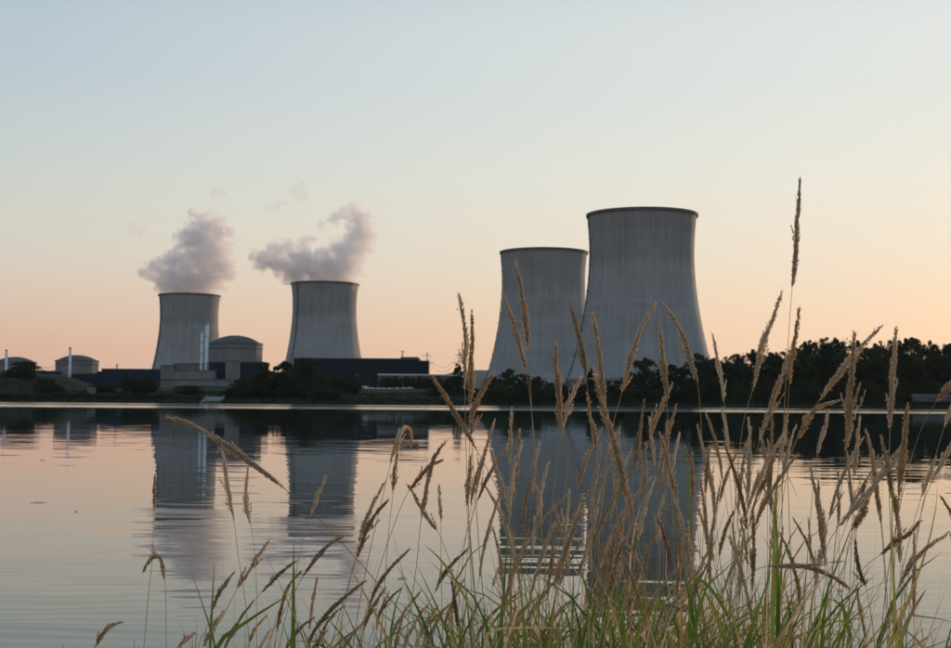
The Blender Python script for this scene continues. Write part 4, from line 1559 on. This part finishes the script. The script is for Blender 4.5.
leaf_blade([(190, 567), (198, 592), (206, 615), (215, 650)], 2.2, 2.2, 5, .25, 'slim green blade standing alone at the lower left')
leaf_blade([(298, 589), (268, 608), (242, 625), (214, 652)], 2.1, 2.2, 8, .2, 'broad green blade slanting right at the lower left')
leaf_blade([(297, 599), (295, 620), (293, 655)], 2.2, 2.2, 6, .15, 'upright green blade at the end of the broad slanting one')
leaf_blade([(507, 518), (507, 545), (504, 590), (500, 655)], 2.3, 2.3, 7.5, .3, 'bright green upright blade left of the second tower reflection')
leaf_blade([(415, 561), (428, 588), (440, 615), (452, 655)], 2.4, 2.4, 4.5, .15, 'dark green blade leaning left in the middle water')
leaf_blade([(425, 557), (445, 575), (470, 592), (490, 640)], 2.5, 2.4, 4, .2, 'thin green blade reaching far left in the middle')
leaf_blade([(494, 584), (492, 600), (489, 655)], 2.4, 2.4, 5, .9, 'dark reddish blade left of the thick clump')
leaf_blade([(575, 628), (545, 628), (520, 628), (492, 632), (484, 655)], 2.1, 2.2, 6.5, .9, 'orange brown blade lying level in the clump')
leaf_blade([(801, 505), (792, 486), (784, 470), (776, 500), (772, 655)], 2.3, 2.3, 5.5, .5, 'broad yellow green blade folded down below the tallest stalk')
leaf_blade([(768, 476), (773, 500), (777, 530), (778, 655)], 2.3, 2.3, 6, .2, 'green blade left of the folded broad one')
leaf_blade([(806, 515), (792, 535), (782, 560), (778, 655)], 2.3, 2.3, 6, .2, 'green blade right below the folded broad one')
leaf_blade([(962, 624), (935, 618), (910, 616), (902, 640), (898, 660)], 2.2, 2.2, 6, .35, 'green blade lying level at the right edge')
leaf_blade([(742, 552), (725, 570), (705, 590), (690, 655)], 2.4, 2.4, 6, .2, 'green blade leaning right right of the largest reflection')
leaf_blade([(866, 655), (850, 622), (838, 598), (826, 600), (822, 655)], 2.2, 2.3, 6, .15, 'dark green blade arching over at the lower right')
leaf_blade([(938, 480), (934, 520), (920, 570), (900, 620), (886, 660)], 2.3, 2.3, 4.5, .6, 'long yellow green stem bowing right at the lower right')
leaf_blade([(893, 470), (892, 530), (894, 590), (898, 660)], 2.3, 2.3, 4.5, .6, 'upright yellow green stem at the lower right')
leaf_blade([(700, 465), (684, 440), (690, 500), (690, 655)], 2.6, 2.5, 4, .3, 'thin green blade before the largest reflection')

# --- uncountable basal blades and thin dry stems
V, Fq, TI = [], [], []
off = 0
rng = np.random.default_rng(17)


def density_x():
    while True:
        x = rng.uniform(150, 990)
        w = np.interp(x, [150, 230, 330, 440, 520, 640, 740, 800, 860, 990], [.06, .2, .32, .5, .95, 1, .95, .7, .35, .3])
        if rng.random() < w:
            return x


for k in range(1350):
    x = density_x()
    d = rng.uniform(2.0, 3.9)
    dry = rng.random()
    top_y = np.interp(x, [150, 250, 350, 450, 520, 640, 740, 800, 860, 990], [636, 620, 610, 600, 574, 564, 566, 574, 602, 612])
    foot = at(x + rng.normal(0, 25), 640, d)
    foot = np.array([foot.x, d, .46])
    ty = top_y + rng.exponential(38) - 12
    if rng.random() < .10:
        ty -= rng.uniform(10, 90)
    tz_ = at(x, min(ty, 700), d).z
    tip = np.array([foot[0] + rng.normal(.03, .19 if x > 320 else .1), d + rng.normal(0, .12), max(tz_, .62)])
    mid = (foot + tip) / 2 + np.array([(foot[0] - tip[0]) * .25, 0, .06])
    n_ = 9
    u = np.linspace(0, 1, n_)[:, None]
    Bp = (1 - u) ** 2 * foot + 2 * u * (1 - u) * mid + u ** 2 * tip
    if rng.random() < .6 and x > 300:         # tip bends over
        bend = np.clip(u - .6, 0, 1) ** 2
        Bp = Bp + bend * np.array([rng.choice([-1, 1]) * rng.uniform(.2, 1.0), rng.normal(0, .3), -rng.uniform(.1, .8)])
    if dry < .54:
        w, tn = rng.choice([rng.uniform(.004, .009), rng.uniform(.009, .017)], p=[.5, .5]), np.clip(rng.normal(.30, .20), 0, .78)
    elif dry < .72:
        w, tn = rng.uniform(.005, .010), rng.uniform(.7, .95)
    else:
        w, tn = rng.uniform(.0016, .003), rng.uniform(.93, 1.0)
    v, f = blade(Bp, w, rng, .3)
    V.append(v)
    Fq.append(f + off)
    off += len(v)
    TI.append(np.clip(tn + np.repeat(np.linspace(-.05, .10, n_), 3), 0, 1))
o = link('grass_clump', np_mesh('grass_clump', np.concatenate(V), np.concatenate(Fq), M['blade'], True, np.concatenate(TI)))
tag(o, 'thick green and straw grass growing on the near bank', 'grass', kind='stuff')

# floating twigs on the calm water at left
for px, py, l, lab in ((38, 502, .22, 'longest dark twig floating on the left water'), (76, 511, .06, 'small floating twig right of the longest one'),
                       (42, 460, .14, 'small dark speck floating farthest out on the left water'), (402, 577, .09, 'dark floating bit in the bright middle water'),
                       (840, 589, .05, 'dark floating bit beside the level seed head')):
    h = CAM_H / ((py - 402 - ROLL * (px - CX)) / F)
    p = at(px, py, h)
    r_ = random.Random(px)
    mb = MB()
    mb.bar((-l / 2, 0, .004), (0, .02, .008), .002, .0045, 5).bar((0, .02, .008), (l / 2, -.01, .004), .0045, .002, 5).bar((0, .02, .006), (l * .2, .04, .01), .002, .001, 4)
    o = mb.build('floating_twig', M['twig'])
    o.location = (p.x, p.y, 0)
    o.rotation_euler = (0, 0, r_.uniform(-.5, .5))
    tag(o, lab, 'twig', 'floating twigs')

# ------------------------------------------------------------------ haze: thin even evening air over the lake and the plant
hz = bpy.data.materials.new('evening_haze')
hz.use_nodes = True
ht = hz.node_tree
ht.nodes.clear()
ho = nd(ht, 'ShaderNodeOutputMaterial')
hv = nd(ht, 'ShaderNodeVolumePrincipled')
hv.inputs['Color'].default_value = (.93, .94, .97, 1)
hv.inputs['Density'].default_value = 1.5e-5
hv.inputs['Anisotropy'].default_value = 0.0
ht.links.new(hv.outputs[0], ho.inputs['Volume'])
o = MB().box(-12500, 12500, -500, 15500, -3.0, 480).build('haze', hz)
tag(o, 'thin evening haze over the lake and the power station', 'haze', kind='stuff')
